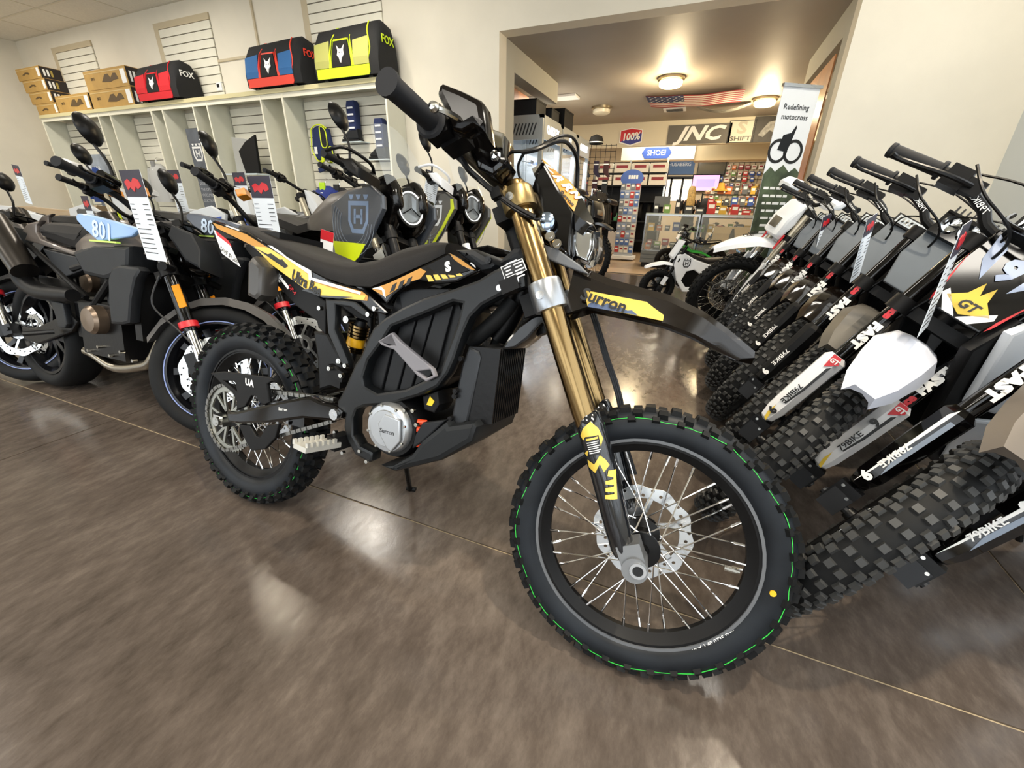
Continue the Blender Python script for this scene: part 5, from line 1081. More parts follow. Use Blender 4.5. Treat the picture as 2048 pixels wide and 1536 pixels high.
for a,b in ((-11.6,-9.8),(-9.42,-8.33),(-8.02,-7.3),(-6.95,-5.86),(-5.42,-3.75)):
    o=shp('slat_back',((a+b)/2,5.188,1.4),(b-a-.01,.008,1.85),slatd)
    n=17; p=1.85/n; me=MB().box((0,0,0),(b-a-.03,.014,p-.012)).mesh('slat',slatm,0)
    for k in range(n): newobj('slat',me,o,Matrix.Translation(((a+b)/2+7.69,.156,.475+p*(k+.5))))
struct(MB().box((-12.2,YW-.006,1.0),(.5,.012,2.0)).box((-12.2,YW-.012,1.62),(.5,.02,.10)).build('trim_6',tanm,sm=0))
# cartons
cb=mat('cardboard','#b8924f',.75,noise=.08,scale=9); cbs=mat('carton_dark_side','#2a2320',.7); cpr=mat('carton_print','#5a4526',.7)
def carton(label,x0,x1,z0,z1,y=4.88,d=.30,art=0,group='cartons on the shelf top'):
    t=thing('cardboard_box',label,'box',((x0+x1)/2,y+d/2,z0),0,group); w_,h=x1-x0,z1-z0
    MB().box((0,0,h/2),(w_,d,h)).build('carton',cb,t,sm=0)
    MB().box((w_/2+.001,0,h/2),(.003,d*.98,h*.94)).build('printed_side',cbs,t,sm=0)
    for k in range(3): MB().box((w_/2+.003,-d*.32+k*d*.17,h*.5),(.002,d*.1,h*.55)).build('side_label',K['wink'] if k<2 else mat('side_gold','#b09a4a',.5),t,sm=0)
    MB().box((0,-d/2-.001,h*.86),(w_*.96,.002,h*.05)).build('tape',mat('carton_tape','#cdb27a',.4),t,sm=0)
    pr=[(-.28,.45),(-.12,.62),(.0,.58),(.06,.45),(-.02,.40),(-.05,.48),(-.16,.46),(-.2,.38)] if art==0 else [(-.1,.35),(.0,.7),(.08,.72),(.12,.5),(.2,.72),(.26,.7),(.3,.4),(.2,.38),(.1,.3)]
    plate('box_art',[(x*w_,z*h) for x,z in pr],-d/2-.003,-d/2-.001,cpr,t,bev=0)
    if art: text('box_text','ORBEA'[:0]+'BIKE',h*.2,cpr,t,basis((-w_*.3,-d/2-.002,h*.55),(1,0,0),(0,0,1)),.0008,bold=.001)
    MB().box((w_*.42,-d/2-.002,h*.5),(w_*.1,.002,h*.7)).build('shipping_label',K['wink'],t,sm=0)
    return t
z0=2.42
for k,(dx,nm) in enumerate(((0,'bottom'),(-.10,'second'),(-.17,'third'),(-.26,'top'))):
    carton(f'brown carton, {nm} of the four-high stack by the corner',-11.72+dx,-11.02+dx*.6,z0+k*.185,z0+k*.185+.18)
carton('single low brown carton beside the four-high stack',-11.0,-9.95,z0,z0+.26,art=1)
for k,nm in enumerate(('lower','upper')): carton(f'{nm} of two stacked brown cartons next to the red bag',-9.9,-8.72,z0+k*.27,z0+k*.27+.265,art=1)
# gear bags
def bag(label,x0,x1,h,main,trim,fab,d=.40):
    L=x1-x0; t=thing('gear_bag',label,'bag',((x0+x1)/2,5.185-d/2,2.42),0,'gear bags on the shelf top')
    mm,tm_,fm_=mat('bag_'+main,main,.8,bump=.2,bscale=300),mat('bag_'+trim,trim,.6),mat('bag_'+fab,fab,.85)
    prof=[(-d/2,.02),(-d/2-.01,h*.35),(-d/2+.02,h*.72),(-d/2+.09,h*.94),(-.02,h),(.1,h*.95),(d/2-.03,h*.72),(d/2,h*.3),(d/2,.02)]
    sec=[]
    for k,s in ((-L/2,.86),(-L/2+.04,.98),(-L*.1,1),(L/2-.06,1.03),(L/2-.01,.97),(L/2+.02,.8)): sec.append([(k,y*(s if y>-.1 else 1),z*s if z>.05 else z) for y,z in prof])
    MB().loft(sec).build('body',fm_,t,None,50)
    PF=[(-d/2,.0),(-d/2,.02),(-d/2-.01,h*.35),(-d/2+.02,h*.72),(-d/2+.09,h*.94),(-.02,h)]
    def yf(z):
        for (y0,z0_),(y1,z1_) in zip(PF,PF[1:]):
            if z<=z1_+1e-6: return y0+(y1-y0)*(z-z0_)/max(1e-6,z1_-z0_)-.004
        return PF[-1][0]
    def fp(nm,pts,m,k=.004):
        b=MB(); n=len(pts); v=[(x*L,yf(z*h)-k,z*h) for x,z in pts]+[(x*L,yf(z*h)+.006,z*h) for x,z in pts]
        b.add(v,[tuple(range(n)),tuple(range(2*n-1,n-1,-1))]+[(i,i+n,(i+1)%n+n,(i+1)%n) for i in range(n)]); o=b.build(nm,m,t,sm=0); fixn(o.data); return o
    fp('bottom_band',[(-.47,.03),(.36,.03),(.38,.08),(.38,.21),(-.47,.21)],tm_)
    for a,b_ in (((-.48),(-.24)),((.14),(.38))): fp('side_panel',[(a,.22),(b_,.22),(b_,.35),(b_,.70),(a,.66),(a,.35)],mm)
    fp('logo_panel',[(-.2,.22),(.1,.22),(.09,.35),(.05,.68),(-.15,.68),(-.19,.35)],K['black_cloth'],.006)
    for sx in (-1,1):
        c0=-.05; fp('strap',[(c0+sx*.16,.21),(c0+sx*.20,.21),(c0+sx*.185,.45),(c0+sx*.15,.70),(c0+sx*.13,.96),(c0+sx*.09,.96),(c0+sx*.12,.68),(c0+sx*.15,.45)],tm_,.009)
    fp('logo_panel_edge',[(-.16,.68),(.06,.68),(.06,.71),(-.16,.71)],tm_,.008)
    fox=[(-.11,.60),(-.09,.50),(-.10,.42),(-.07,.37),(-.06,.30),(-.045,.28),(-.03,.36),(.005,.42),(-.005,.50),(.01,.60),(-.03,.53),(-.07,.53)]
    fp('fox_mark',fox,K['wink'],.012)
    for sx in (-.065,-.025): fp('fox_eye',[(sx-.012,.465),(sx+.012,.475),(sx+.008,.455)],K['ink'],.014)
    MB().tube(smooth([(L*.36,-d/2-.005,h*.25),(L*.40,-d/2,h*.5),(L*.36,-d/2+.03,h*.8),(L*.34,-d/2+.1,h*.98)],4),.008,6).build('piping',tm_,t)
    text('bag_text','FOX',h*.2,tm_ if main!='#d8222c' else K['wink'],t,basis((L/2+.026,-.02,h*.66),(0,1,0),(0,0,1)),.006,bold=.002)
    for sx in (-1,1): MB().box((sx*L*.36,-d/2+.04,.012),(.06,.04,.024)).build('foot',K['black'],t)
    return t
bag('red gear bag with black end and white logo',-8.42,-7.45,.50,'#d8222c','#d8222c','#1a1a1c')
bag('blue gear bag with orange-red straps and bottom',-5.95,-4.98,.53,'#2f6aa6','#f0442e','#17181a')
bag('olive gear bag with neon yellow straps and bottom',-4.72,-3.76,.56,'#b0b163','#d4ee1f','#17181a')
th=thing('thermostat','small white wall thermostat beside the red bag','thermostat',(-7.05,YW-.02,2.62)); MB().box((0,0,0),(.11,.03,.10)).build('case',K['white'],th); MB().box((-.015,-.017,.01),(.05,.004,.04)).build('display',K['ink'],th)
# banners and hanging goods in the bays
bn=thing('shield_banner','tall dark banner with white shield badge standing in a shelf bay','banner',(-7.62,4.98,0)); 
MB().box((0,0,1.12),(.34,.012,1.9)).build('banner_sheet',mat('banner_dark','#5b6068',.5,noise=.25,scale=5),bn,sm=0); MB().box((0,0,.08),(.38,.2,.06)).build('banner_base',K['dark'],bn)
H_logo(bn,Matrix.Translation((0,-.008,1.72)),.22,K['wink']); text('banner_text','Husqvarna',.085,K['wink'],bn,basis((0,-.009,1.48),(1,0,0),(0,0,1)),.001)
for k,s in enumerate(('SPOR','THE OFDIA','OCCUPPEN','DUCTION')): text('banner_text',s,.06,mat('banner_grey_text','#b9bcc0',.5),bn,basis((-.14,-.009,1.28-.085*k),(1,0,0),(0,0,1)),.001,align='LEFT')
bn=thing('poster_board','pale grey poster board with shield badge in the bay by the corner','poster',(-10.55,4.98,0)); MB().box((0,0,1.0),(.62,.02,1.55)).build('board',mat('poster_sky','#9aa3ae',.5,noise=.35,scale=3),bn,sm=0); H_logo(bn,Matrix.Translation((-.05,-.012,1.45)),.2,K['wink']); MB().box((0,0,.12),(.5,.2,.2)).build('board_foot',K['white'],bn)
mm=thing('leaning_mirror','silver and black fairing panels resting on a bay shelf','panel',(-6.5,4.98,1.42)); plate('silver_panel',[(-.28,0),(.1,0),(.16,.45),(-.24,.5)],-.03,.0,mat('silver_satin','#c3c5c4',.3,.6),mm,bev=.01); plate('black_panel',[(0,.0),(.3,0),(.34,.5),(.12,.42),(-.06,.3)],-.09,-.05,K['matte'],mm,bev=.01); MB().box((0,-.06,-.015),(.7,.24,.02)).build('bracket_shelf',mat('acrylic','#c8d4d8',.1),mm)
HY=5.165
v=thing('riding_vest','navy and black protection vest with yellow edging hanging on the slatwall','vest',ony(648,292,HY-.05)); nv=K['navy']
plate('vest_body',[(-.14,.20),(-.06,.24),(.04,.24),(.14,.20),(.17,0),(.14,-.16),(-.12,-.18),(-.17,-.02)],-.05,.02,nv,v,bev=.02); plate('vest_panel',[(.02,.2),(.12,.18),(.15,0),(.1,-.12),(.03,-.05)],-.062,-.045,K['black_cloth'],v,bev=.006)
for P in ([(-.14,.20),(-.16,.05),(-.17,-.05),(-.1,-.18),(-.02,-.20)],[(.02,.22),(.02,.02),(.06,-.03),(.12,0),(.12,.16),(.07,.22),(.02,.22)],[(.12,-.05),(.18,-.02),(.2,-.12),(.16,-.2),(.11,-.14),(.12,-.05)],[(-.14,.2),(-.05,.245),(.06,.245),(.14,.2)]):
    MB().tube(smooth([(x,-.06,z) for x,z in P],4),.008,6).build('yellow_edging',K['yellow'],v)
plate('hip_belt',[(-.13,-.28),(.1,-.25),(.22,-.33),(.18,-.36),(.05,-.30),(-.12,-.34)],-.05,-.01,nv,v,bev=.01); plate('belt_strap',[(-.02,-.14),(.03,-.1),(.02,-.2),(-.04,-.22)],-.06,-.04,K['yellow'],v,bev=.004); MB().box((-.1,-.06,-.06),(.05,.004,.09)).build('swing_tag',K['wink'],v)
def boot(label,P,flip=1):
    t=thing('riding_boot',label,'boot',P); 
    plate('boot_shaft',[(-.07,.12),(.06,.12),(.07,.42),(.05,.46),(-.06,.46),(-.08,.40)],-.06,.05,K['navy'],t,bev=.02); plate('boot_foot',[(-.07,.14),(.07,.14),(.08,.02),(-.18,.02),(-.2,.05),(-.14,.09)],-.055,.045,K['dgrey'],t,bev=.02)
    plate('sole',[(.085,.02),(.085,0),(-.21,0),(-.2,.03)],-.055,.045,K['black'],t,bev=.004)
    for k in range(4): MB().box((.0,-.066,.15+.075*k),(.09,.01,.02)).build('buckle',K['white'],t)
    MB().box((-.03,.02,-.012),(.34,.2,.012)).build('boot_stand',mat('acrylic',''),t); return t
boot('navy riding boot on a clear bracket above the adventure bike',ony(714,283,HY-.08)); boot('dark riding boot on a clear bracket beside the shelf end panel',ony(768,318,HY-.08))
def jacket(label,P,body,lining):
    t=thing('hanging_jacket',label,'jacket',P); m=mat('cloth_'+body,body,.85,bump=.2,bscale=200)
    sec=[]
    for z,hw,dp in ((.0,.07,.05),(-.05,.17,.07),(-.15,.22,.09),(-.4,.21,.10),(-.6,.22,.10)): sec.append([(hw*math.cos(2*math.pi*k/12),-dp*.6+dp*math.sin(2*math.pi*k/12),z) for k in range(12)])
    MB().loft(sec).build('torso',m,t,None,60)
    for s in (-1,1): MB().tube([(s*.16,-.05,-.08),(s*.25,-.06,-.3),(s*.27,-.08,-.55)],[.06,.055,.045],10).build('sleeve',m,t)
    plate('collar',[(-.05,.04),(.05,.04),(.05,-.06),(0,-.12),(-.05,-.06)],-.11,-.08,mat('cloth_'+lining,lining,.8),t,bev=.01); MB().box((0,-.125,-.12),(.04,.003,.07)).build('swing_tag',K['wink'],t)
    MB().tube(smooth([(0,.06,.08),(0,-.02,.09),(0,-.03,.03)],4),.004,6).build('hanger_hook',K['chrome'],t); return t
jacket('navy jacket with lime collar lining hanging on the slatwall',ony(655,372,4.98),'#24347e','#b8e02a')
jacket('black jacket hanging behind the navy jacket',ony(683,376,5.06),'#17181b','#222326'); jacket('dark grey jacket hanging next to the adventure bike windscreen',ony(735,374,5.02),'#2b2c30','#333438')
jacket('navy and white riding jersey hanging in the bay behind the 801 bike',ony(192,335,5.0),'#1f3a78','#e6e9ee'); jacket('light grey riding jersey hanging in the second bay',ony(318,328,5.0),'#b9b9b6','#8d8d8b')
for p in ((668,325),(600,340)):
    q=ony(*p,5.17); t=thing('slatwall_hook','chrome slatwall hook rail on the slats near the vest' if p[0]>640 else 'chrome slatwall hook rail beside the bay divider','hook',q); MB().box((0,-.02,0),(.3,.012,.025)).build('rail',K['chrome'],t); MB().tube([(.1,-.02,0),(.1,-.2,.02)],.005,6).build('prong',K['chrome'],t)
# tags on the street bikes
strap_tag('price_tag','long price tag hanging from the handlebar of the pale blue 801 bike',onax(258,340,1,.98),.155,.31,rad(-6))
strap_tag('price_tag','price tag hanging from the handlebar of the taupe street bike',ony(517,352,1.50),.165,.33,rad(-6))
strap_tag('price_tag','price tag on the tan-seated off-road bike by the left wall',ony(30,330,1.7),.13,.26,rad(-6),rad(6))
strap_tag('price_tag','price tag on the pale grey off-road bike by the shield banner',ony(345,340,2.8),.2,.4,rad(-4)); strap_tag('price_tag','price tag on the off-road bike behind the taupe street bike',ony(476,345,2.7),.17,.36,rad(-4))
strap_tag('price_tag','narrow price tag on the 401 street bike',ony(168,392,1.55),.10,.30,rad(-6)); strap_tag('price_tag','price tag hanging under the white hand guard of the grey adventure bike',ony(868,345,2.7),.12,.22,rad(-10),rad(20))
t=thing('sale_tag','white and red sale tag tied to the dark adventure bike fairing','tag',M=Matrix.Translation(ony(655,462,1.75))@Matrix.Rotation(rad(10),4,'Z')@Matrix.Rotation(rad(14),4,'Y'))
MB().box((0,0,-.08),(.075,.0015,.16)).build('tag_card',K['wink'],t,sm=0); MB().box((0,-.0015,-.025),(.075,.001,.05)).build('tag_header',K['red'],t,sm=0); text('tag_text','SAVE $1,700',.012,K['ink'],t,basis((0,-.0015,-.125),(1,0,0),(0,0,1)),.0004)
# ================= STORE BEYOND THE OPENING =================
gm_=mat('cabinet_grey','#a9aeb0',.35,.5); led=mat('cabinet_led','#f2f6ff',.4,emit=3.5); slot=mat('vent_dark','#23262a',.6)
CX0,CX1=-2.86,-2.21
for k in range(3):
    y0=6.23+.93*k; ln=('near the opening','in the middle of the cabinet row','at the far end of the cabinet row')[k]
    t=thing('display_cabinet',f'grey lit glass eyewear cabinet {ln}','cabinet',((CX0+CX1)/2,y0+.45,0)); w_,d,h=.65,.9,2.2
    b=MB()
    for sx in (-1,1):
        for sy in (-1,1): b.box((sx*(w_/2-.03),sy*(d/2-.03),h/2),(.06,.06,h))
    b.box((0,0,.12),(w_,d,.24)).box((0,0,h-.02),(w_,d,.04)).box((-w_/2+.01,0,h/2),(.02,d,h)); b.build('frame',gm_,t,sm=0)
    MB().box((0,-d/2+.005,h-.16),(w_-.1,.012,.28)).build('vent_panel',gm_,t,sm=0)
    for j in range(9): MB().bar((-.22+.05*j,-d/2-.004,h-.24),(-.17+.05*j,-d/2-.004,h-.1),.004,.018).build('vent_slot',slot,t,sm=0)
    MB().box((w_/2-.005,0,h-.16),(.02,d-.1,.26)).build('sign_panel',gm_,t,sm=0)
    text('sign_text',('OAKLEY','O','OAKLEY')[k],.15,mat('sign_glow','#ffffff',.4,emit=1.6),t,basis((w_/2+.008,0,h-.16),(0,1,0),(0,0,1)),.004,bold=.003)
    MB().box((0,-d/2+.01,1.05),(w_-.12,.006,1.6)).build('end_pane',K['pane'],t,sm=0); MB().box((w_/2-.01,0,1.05),(.006,d-.12,1.6)).build('front_pane',K['pane'],t,sm=0)
    for sy in (-1,1): MB().box((w_/2-.06,sy*(d/2-.08),1.05),(.02,.02,1.6)).build('light_strip',led,t,sm=0)
    for z in (.3,.62,.94,1.26,1.58): MB().box((0,0,z),(w_-.1,d-.1,.012)).build('shelf',K['pane'],t,sm=0)
    L=area('cabinet_light',(CX1-.3,y0+.45,1.86),(.4,.7),(CX1-.3,y0+.45,0),9,(.92,.96,1)); L.parent=t; L.matrix_parent_inverse=t.matrix_basis.inverted()
    for z in (.31,.63,.95,1.27,1.59):
        for j in range(3):
            s=thing('sunglasses','dark sunglasses on a glass shelf inside the eyewear cabinets','sunglasses',((CX0+CX1)/2+.1,y0+.2+.25*j,z),rad(90),'sunglasses in the lit cabinets')
            b=MB()
            for sx in (-1,1): b.tube([(sx*.035,-.01,.05),(sx*.035,-.013,.05)],[.03,.028],10); b.bar((sx*.065,-.01,.06),(sx*.07,.12,.05),.005,.008)
            b.bar((-.03,-.01,.06),(.03,-.01,.06),.008); b.build('frame',(K['ink'],K['blue'],K['bronze'])[(j+k)%3],s); MB().box((0,.02,.012),(.1,.06,.024)).build('stand',K['white'],s)
for k,(x,y,sx,sy,sz) in enumerate(((-2.55,6.5,.42,.4,.19),(-2.42,6.95,.3,.36,.16),(-2.36,7.5,.28,.5,.24))):
    t=thing('black_box',('wide black box on top of the nearest eyewear cabinet','low black box behind the wide one on the cabinet top','black case on the middle eyewear cabinet')[k],'box',(x,y,2.2)); MB().box((0,0,sz/2),(sx,sy,sz)).build('case',K['dgrey' if k<2 else 'matte'],t,sm=0); MB().box((0,0,sz),(sx+.01,sy+.01,.02)).build('lid',K['matte'],t,sm=0)
t=thing('wall_poster','large orange and white action poster above the cabinets','poster',(-3.05,6.7,1.85)); 
MB().box((0,0,.42),(.02,2.2,.95)).build('poster_sheet',mat('poster_orange','#b4713a',.5,noise=.5,scale=2.2),t,sm=0); plate('poster_figure',[(-.75,.0),(-.7,.6),(-.4,.85),(-.1,.7),(0,.3),(-.2,0)],0,.01,mat('poster_pale','#c9c8c0',.5,noise=.2,scale=4),t,bev=0,M=basis((.012,0,0),(0,1,0),(0,0,1))@Matrix.Rotation(rad(-90),4,'X'))
# ceiling lamps
for q,on,l in (((1342,163),True,'lit round flush ceiling lamp nearest the flag'),((1530,203),True,'lit round ceiling lamp beside the tall motocross banner'),((1203,220),False,'unlit round ceiling lamp above the eyewear cabinets')):
    p=onz(*q,HP-.05); t=thing('ceiling_lamp',l,'ceiling lamp',(p.x,p.y,HP)); 
    MB().lathe([(0,0),(.19,0),(.19,-.035),(.165,-.045),(.165,-.05),(0,-.05)],28,M=RX90).build('lamp_base',mat('brushed_nickel','#a79c86',.3,.9),t)
    MB().lathe([(.165,-.05),(.16,-.10),(.13,-.12),(0,-.125)],28,M=RX90).build('lamp_glass',mat('lamp_glow','#ffdf90',.4,emit=14) if on else mat('lamp_white_glass','#d8d2c0',.3),t)
    if on:
        L=bpy.data.lights.new('lamp_bulb','POINT'); L.energy=70; L.color=(1,.80,.5); L.shadow_soft_size=.12; o=newobj('lamp_bulb',L,t,Matrix.Translation((0,0,-.22)))
for x,y in ((-2.9,8.2),(-.2,12.9),(2.0,9.4),(-2.8,12.2)):  # panels added for general fill light in the store
    t=thing('added_store_panel','white light panel added to brighten the store counter area','ceiling light',(x,y,HP-.02),0,'added store light panels'); MB().box((0,0,0),(1.2,.3,.03)).build('frame',K['white'],t,sm=0)
    L=area('store_fill_light',(x,y,HP-.05),(1.2,.3),(x,y,0),62,(1,.90,.72)); L.parent=t; L.matrix_parent_inverse=t.matrix_basis.inverted()
# flag under the ceiling
fl_=thing('national_flag','striped red and white flag with blue starred corner hung under the ceiling','flag',(-.45,8.9,HP-.03)); W_,H_=1.5,.86
fr=mat('flag_red','#a8242e',.8); fw=mat('flag_white','#e9e3d8',.8); fbm=mat('flag_blue','#1f2b58',.8)
def sag(x): return -.03*math.sin(math.pi*(x/W_+.5))-.006*math.sin(9*x)
for k in range(13):
    y0=-H_/2+H_*k/13; y1=y0+H_/13; n=12; v=[]
    for i in range(n+1):
        x=-W_/2+W_*i/n; v+=[(x,y0,sag(x)),(x,y1,sag(x))]
    v2=[(a,b_,c-.003) for a,b_,c in v]; N_=len(v)
    f=[(2*i,2*i+1,2*i+3,2*i+2) for i in range(n)]+[(N_+2*i,N_+2*i+2,N_+2*i+3,N_+2*i+1) for i in range(n)]
    MB().add(v+v2,f).build('stripe',fr if k%2==0 else fw,fl_,sm=0)
b=MB(); n=6; v=[]
for i in range(n+1):
    x=-W_/2+W_*.4*i/n; v+=[(x,-H_/2,sag(x)-.005),(x,-H_/2+H_*7/13,sag(x)-.005)]
b.add(v,[(2*i,2*i+2,2*i+3,2*i+1) for i in range(n)]); b.build('canton',fbm,fl_,sm=0)
for r_ in range(5):
    for c_ in range(6):
        x=-W_/2+.06+c_*.095+(r_%2)*.04; y=-H_/2+.05+r_*.09; st=[((.028 if j%2==0 else .011)*math.cos(math.pi*j/5+.3),(.028 if j%2==0 else .011)*math.sin(math.pi*j/5+.3)) for j in range(10)]
        MB().add([(x+a,y+b_,sag(x)-.008) for a,b_ in st],[tuple(range(9,-1,-1))]).build('star',K['wink'],fl_,sm=0)
t=thing('ceiling_banner','grey printed banner sagging under the ceiling behind the flag','banner',(.03,9.6,HP-.02)); MB().loft([[(-.45+.9*i/8,-.12,-.10*math.sin(math.pi*i/8)),(-.45+.9*i/8,.12,-.10*math.sin(math.pi*i/8)),(-.45+.9*i/8,.12,-.10*math.sin(math.pi*i/8)-.004),(-.45+.9*i/8,-.12,-.10*math.sin(math.pi*i/8)-.004)] for i in range(9)]).build('banner_sheet',mat('banner_grey','#8d8c84',.6,noise=.5,scale=8),t)
t=thing('ceiling_vent','small white air vent in the passage ceiling','vent',(-.81,9.8,HP-.01)); MB().box((0,0,0),(.4,.3,.02)).build('vent_frame',K['white'],t,sm=0); [MB().box((0,-.1+.05*k,-.012),(.3,.015,.006)).build('vent_slat',K['dgrey'],t,sm=0) for k in range(5)]
# signs on the soffit (face at YS)
def sign(nm,label,q,w_,h,m,cat='sign',y=YS-.012):
    p=ony(*q,y); t=thing(nm,label,cat,p); MB().box((0,0,0),(w_,.015,h)).build('sign_board',m,t,sm=0); return t
s=sign('soffit_sign','red and blue hexagon sign reading 100%',(1262,273),.02,.02,K['wink']); plate('hexagon',[(-.25,-.12),(0,-.19),(.25,-.12),(.25,.12),(0,.17),(-.25,.12)],-.012,0,K['wink'],s,bev=0); plate('red_half',[(-.23,-.1),(-.23,.11),(0,.15),(.23,.11),(.23,.06)],-.014,-.012,K['red'],s,bev=0); plate('blue_half',[(-.23,-.1),(0,-.165),(.23,-.1),(.23,.06)],-.014,-.012,mat('sign_blue','#2b2f8a',.4),s,bev=0); text('sign_text','100%',.2,K['wink'],s,basis((0,-.016,-.01),(1,0,.06),(0,0,1)),.002,bold=.006,shear=.15,sx=.9)
s=sign('soffit_sign','dark grey banner sign reading JNC',(1397,268),1.25,.36,mat('sign_grey','#5f5b55',.5)); text('sign_text','JNC',.36,K['wink'],s,basis((0,-.01,0),(1,0,0),(0,0,1)),.002,bold=.012,shear=.35,sx=1.35)
s=sign('soffit_sign','square framed sign reading SHIFT',(1483,263),.5,.4,mat('sign_pale','#d8d2c2',.5)); 
for x in (-.24,.24): MB().box((x,-.01,0),(.015,.006,.4)).build('frame_side',K['dgrey'],s,sm=0)
for z in (-.195,.195): MB().box((0,-.01,z),(.5,.006,.012)).build('frame_edge',K['dgrey'],s,sm=0)
text('sign_text','SHIFT',.11,K['ink'],s,basis((0,-.012,-.13),(1,0,0),(0,0,1)),.002,bold=.003,sx=1.4); text('sign_text','S',.3,mat('sign_tan','#b9b3a2',.5),s,basis((0,-.012,.06),(1,0,0),(0,0,1)),.002,bold=.01,sx=1.3)
s=sign('soffit_poster','dark racing poster at the right end of the soffit',(1540,258),.62,.46,mat('poster_dark','#2b2724',.5,noise=.4,scale=9),'poster'); plate('rider_figure',[(-.2,-.1),(-.05,.12),(.1,.15),(.22,.02),(.12,-.1),(0,-.02),(-.1,-.14)],-.014,-.009,mat('poster_silver','#8d8c88',.5,noise=.4,scale=20),s,bev=0)
# lit white beam with SHOEI sign, cream beam
def beam(nm,q0,q1,y,d,m):
    a,b_=ony(*q0,y),ony(*q1,y); return struct(MB().box(((a.x+b_.x)/2,y+d/2,(a.z+b_.z)/2),(abs(b_.x-a.x),d,abs(a.z-b_.z))).build(nm,m,sm=0))
beam('trim_7',(1245,291),(1388,318),12.0,.5,bt); beam('trim_8',(1392,289),(1545,318),12.05,.5,mat('cream_beam','#cdbb96',.7))
a=ony(1235,300,11.6); MB().box((a.x,11.9,a.z),(.5,1.2,.4)); area('beam_fill_light',(-1.1,11.5,2.74),(1.5,.5),(-1.1,12.2,2.2),26,(1,.96,.86))  # hidden area light added to brighten the white beam, not a roof opening
s=sign('hexagon_sign','blue pointed sign reading SHOEI on the white beam',(1313,306),.02,.02,K['wink'],y=11.985); plate('blue_field',[(-.35,0),(-.27,.12),(.27,.12),(.35,0),(.27,-.12),(-.27,-.12)],-.012,0,mat('shoei_blue','#3556a8',.4),s,bev=0); text('sign_text','SHOEI',.17,K['wink'],s,basis((0,-.014,0),(1,0,0),(0,0,1)),.002,bold=.003,sx=.95)
# store end wall
YE=14.78
s=sign('wall_banner','blue banner reading HUSABERG on the end wall',(1359,333),.84,.44,mat('husa_blue','#3b5a86',.6),'banner',YE); text('sign_text','HUSABERG',.13,mat('husa_text','#aab4c4',.5),s,basis((0,-.01,.05),(1,0,0),(0,0,1)),.002,bold=.003)
s=sign('wall_notice','cream notice board with red LOANED lettering',(1316,335),.4,.6,mat('notice_cream','#bfae94',.7),'notice',YE); text('sign_text','LOANED',.09,K['dred'],s,basis((0,-.01,.2),(1,0,0),(0,0,1)),.002,bold=.002); [MB().box((0,-.01,.08-.07*k),(.3,.003,.02)).build('notice_line',K['dred'],s,sm=0) for k in range(5)]
for q,l,m in (((1424,333),'black flat television on the end wall',mat('tv_black','#17181a',.15)),((1411,366),'lit pink and blue television screen behind the counter',mat('tv_pink','#d79ad0',.3,emit=.9))):
    s=thing('television',l,'television',ony(*q,YE-.08)); MB().box((0,0,0),(.76,.05,.46)).build('tv_frame',K['black'],s,sm=0); MB().box((0,-.027,0),(.71,.004,.41)).build('tv_screen',m,s,sm=0); MB().box((0,.05,0),(.2,.06,.2)).build('wall_mount',K['dark'],s,sm=0)
    if 'pink' in l: plate('screen_shape',[(-.25,-.12),(.25,-.12),(.25,.1),(-.25,.1)],-.031,-.029,mat('tv_blue','#9a8ce8',.3,emit=.8),s,bev=0)
a,b_=ony(1322,356,YE),ony(1382,402,YE); wo=struct(MB().box(((a.x+b_.x)/2,YE,(a.z+b_.z)/2),(b_.x-a.x,.03,a.z-b_.z)).build('window_6',mat('window_bright','#fdf3df',.4,emit=1.3),sm=0))
for k in range(4): MB().box((a.x+(b_.x-a.x)*k/3,YE-.03,(a.z+b_.z)/2),(.06,.05,a.z-b_.z)).build('mullion',K['dgrey'],wo,sm=0)
MB().box(((a.x+b_.x)/2,YE-.03,a.z),(b_.x-a.x+.1,.05,.08)).build('window_head',K['dgrey'],wo,sm=0)
# counter: glass showcases on grey slatted bases
glt=mat('case_glass','#e8f2f0',.03,alpha=.12); ctr=mat('counter_grey','#6b7072',.6)
def showcase(label,x0,x1,y,d):
    t=thing('display_counter',label,'counter',((x0+x1)/2,y+d/2,0)); w_=x1-x0
    MB().box((0,0,.06),(w_-.06,d-.06,.12)).build('plinth',K['dgrey'],t,sm=0)
    MB().box((0,0,.2),(w_,d,.22)).build('base',ctr,t,sm=0)
    for k in range(3): MB().box((0,-d/2-.004,.13+.075*k),(w_,.008,.066)).build('base_slat',ctr,t,sm=0)
    for z in (.40,.66): MB().box((0,0,z),(w_-.04,d-.04,.012)).build('glass_shelf',glt,t,sm=0)
    MB().box((0,0,.965),(w_,d,.02)).build('glass_top',mat('counter_top_glass','#c9d6cf',.08,alpha=.7),t,sm=0)
    MB().box((0,-d/2+.004,.63),(w_,.008,.65)).build('front_glass',glt,t,sm=0)
    for sx in (-1,1):
        MB().box((sx*(w_/2-.012),-d/2+.012,.63),(.024,.024,.66)).build('case_post',K['alu'],t,sm=0)
        MB().box((sx*(w_/2-.004),0,.63),(.008,d,.65)).build('side_glass',glt,t,sm=0)
    MB().box((0,-d/2+.01,.945),(w_,.022,.025)).build('top_rail',K['alu'],t,sm=0); MB().box((0,-d/2+.01,.315),(w_,.022,.02)).build('bottom_rail',K['alu'],t,sm=0)
    return t
showcase('glass display counter with grey slatted base at the aisle corner',-.95,.0,8.62,.55); showcase('second glass display counter continuing toward the motocross banner',.02,1.35,8.62,.55)
rnd=random.Random(3); cols=['#b8322f','#2f4f9a','#d8d4c8','#3a3d40','#c9a23a','#5b5f63','#8a2a34','#e8e4da','#23262a','#6a8f4a','#c76a2a']
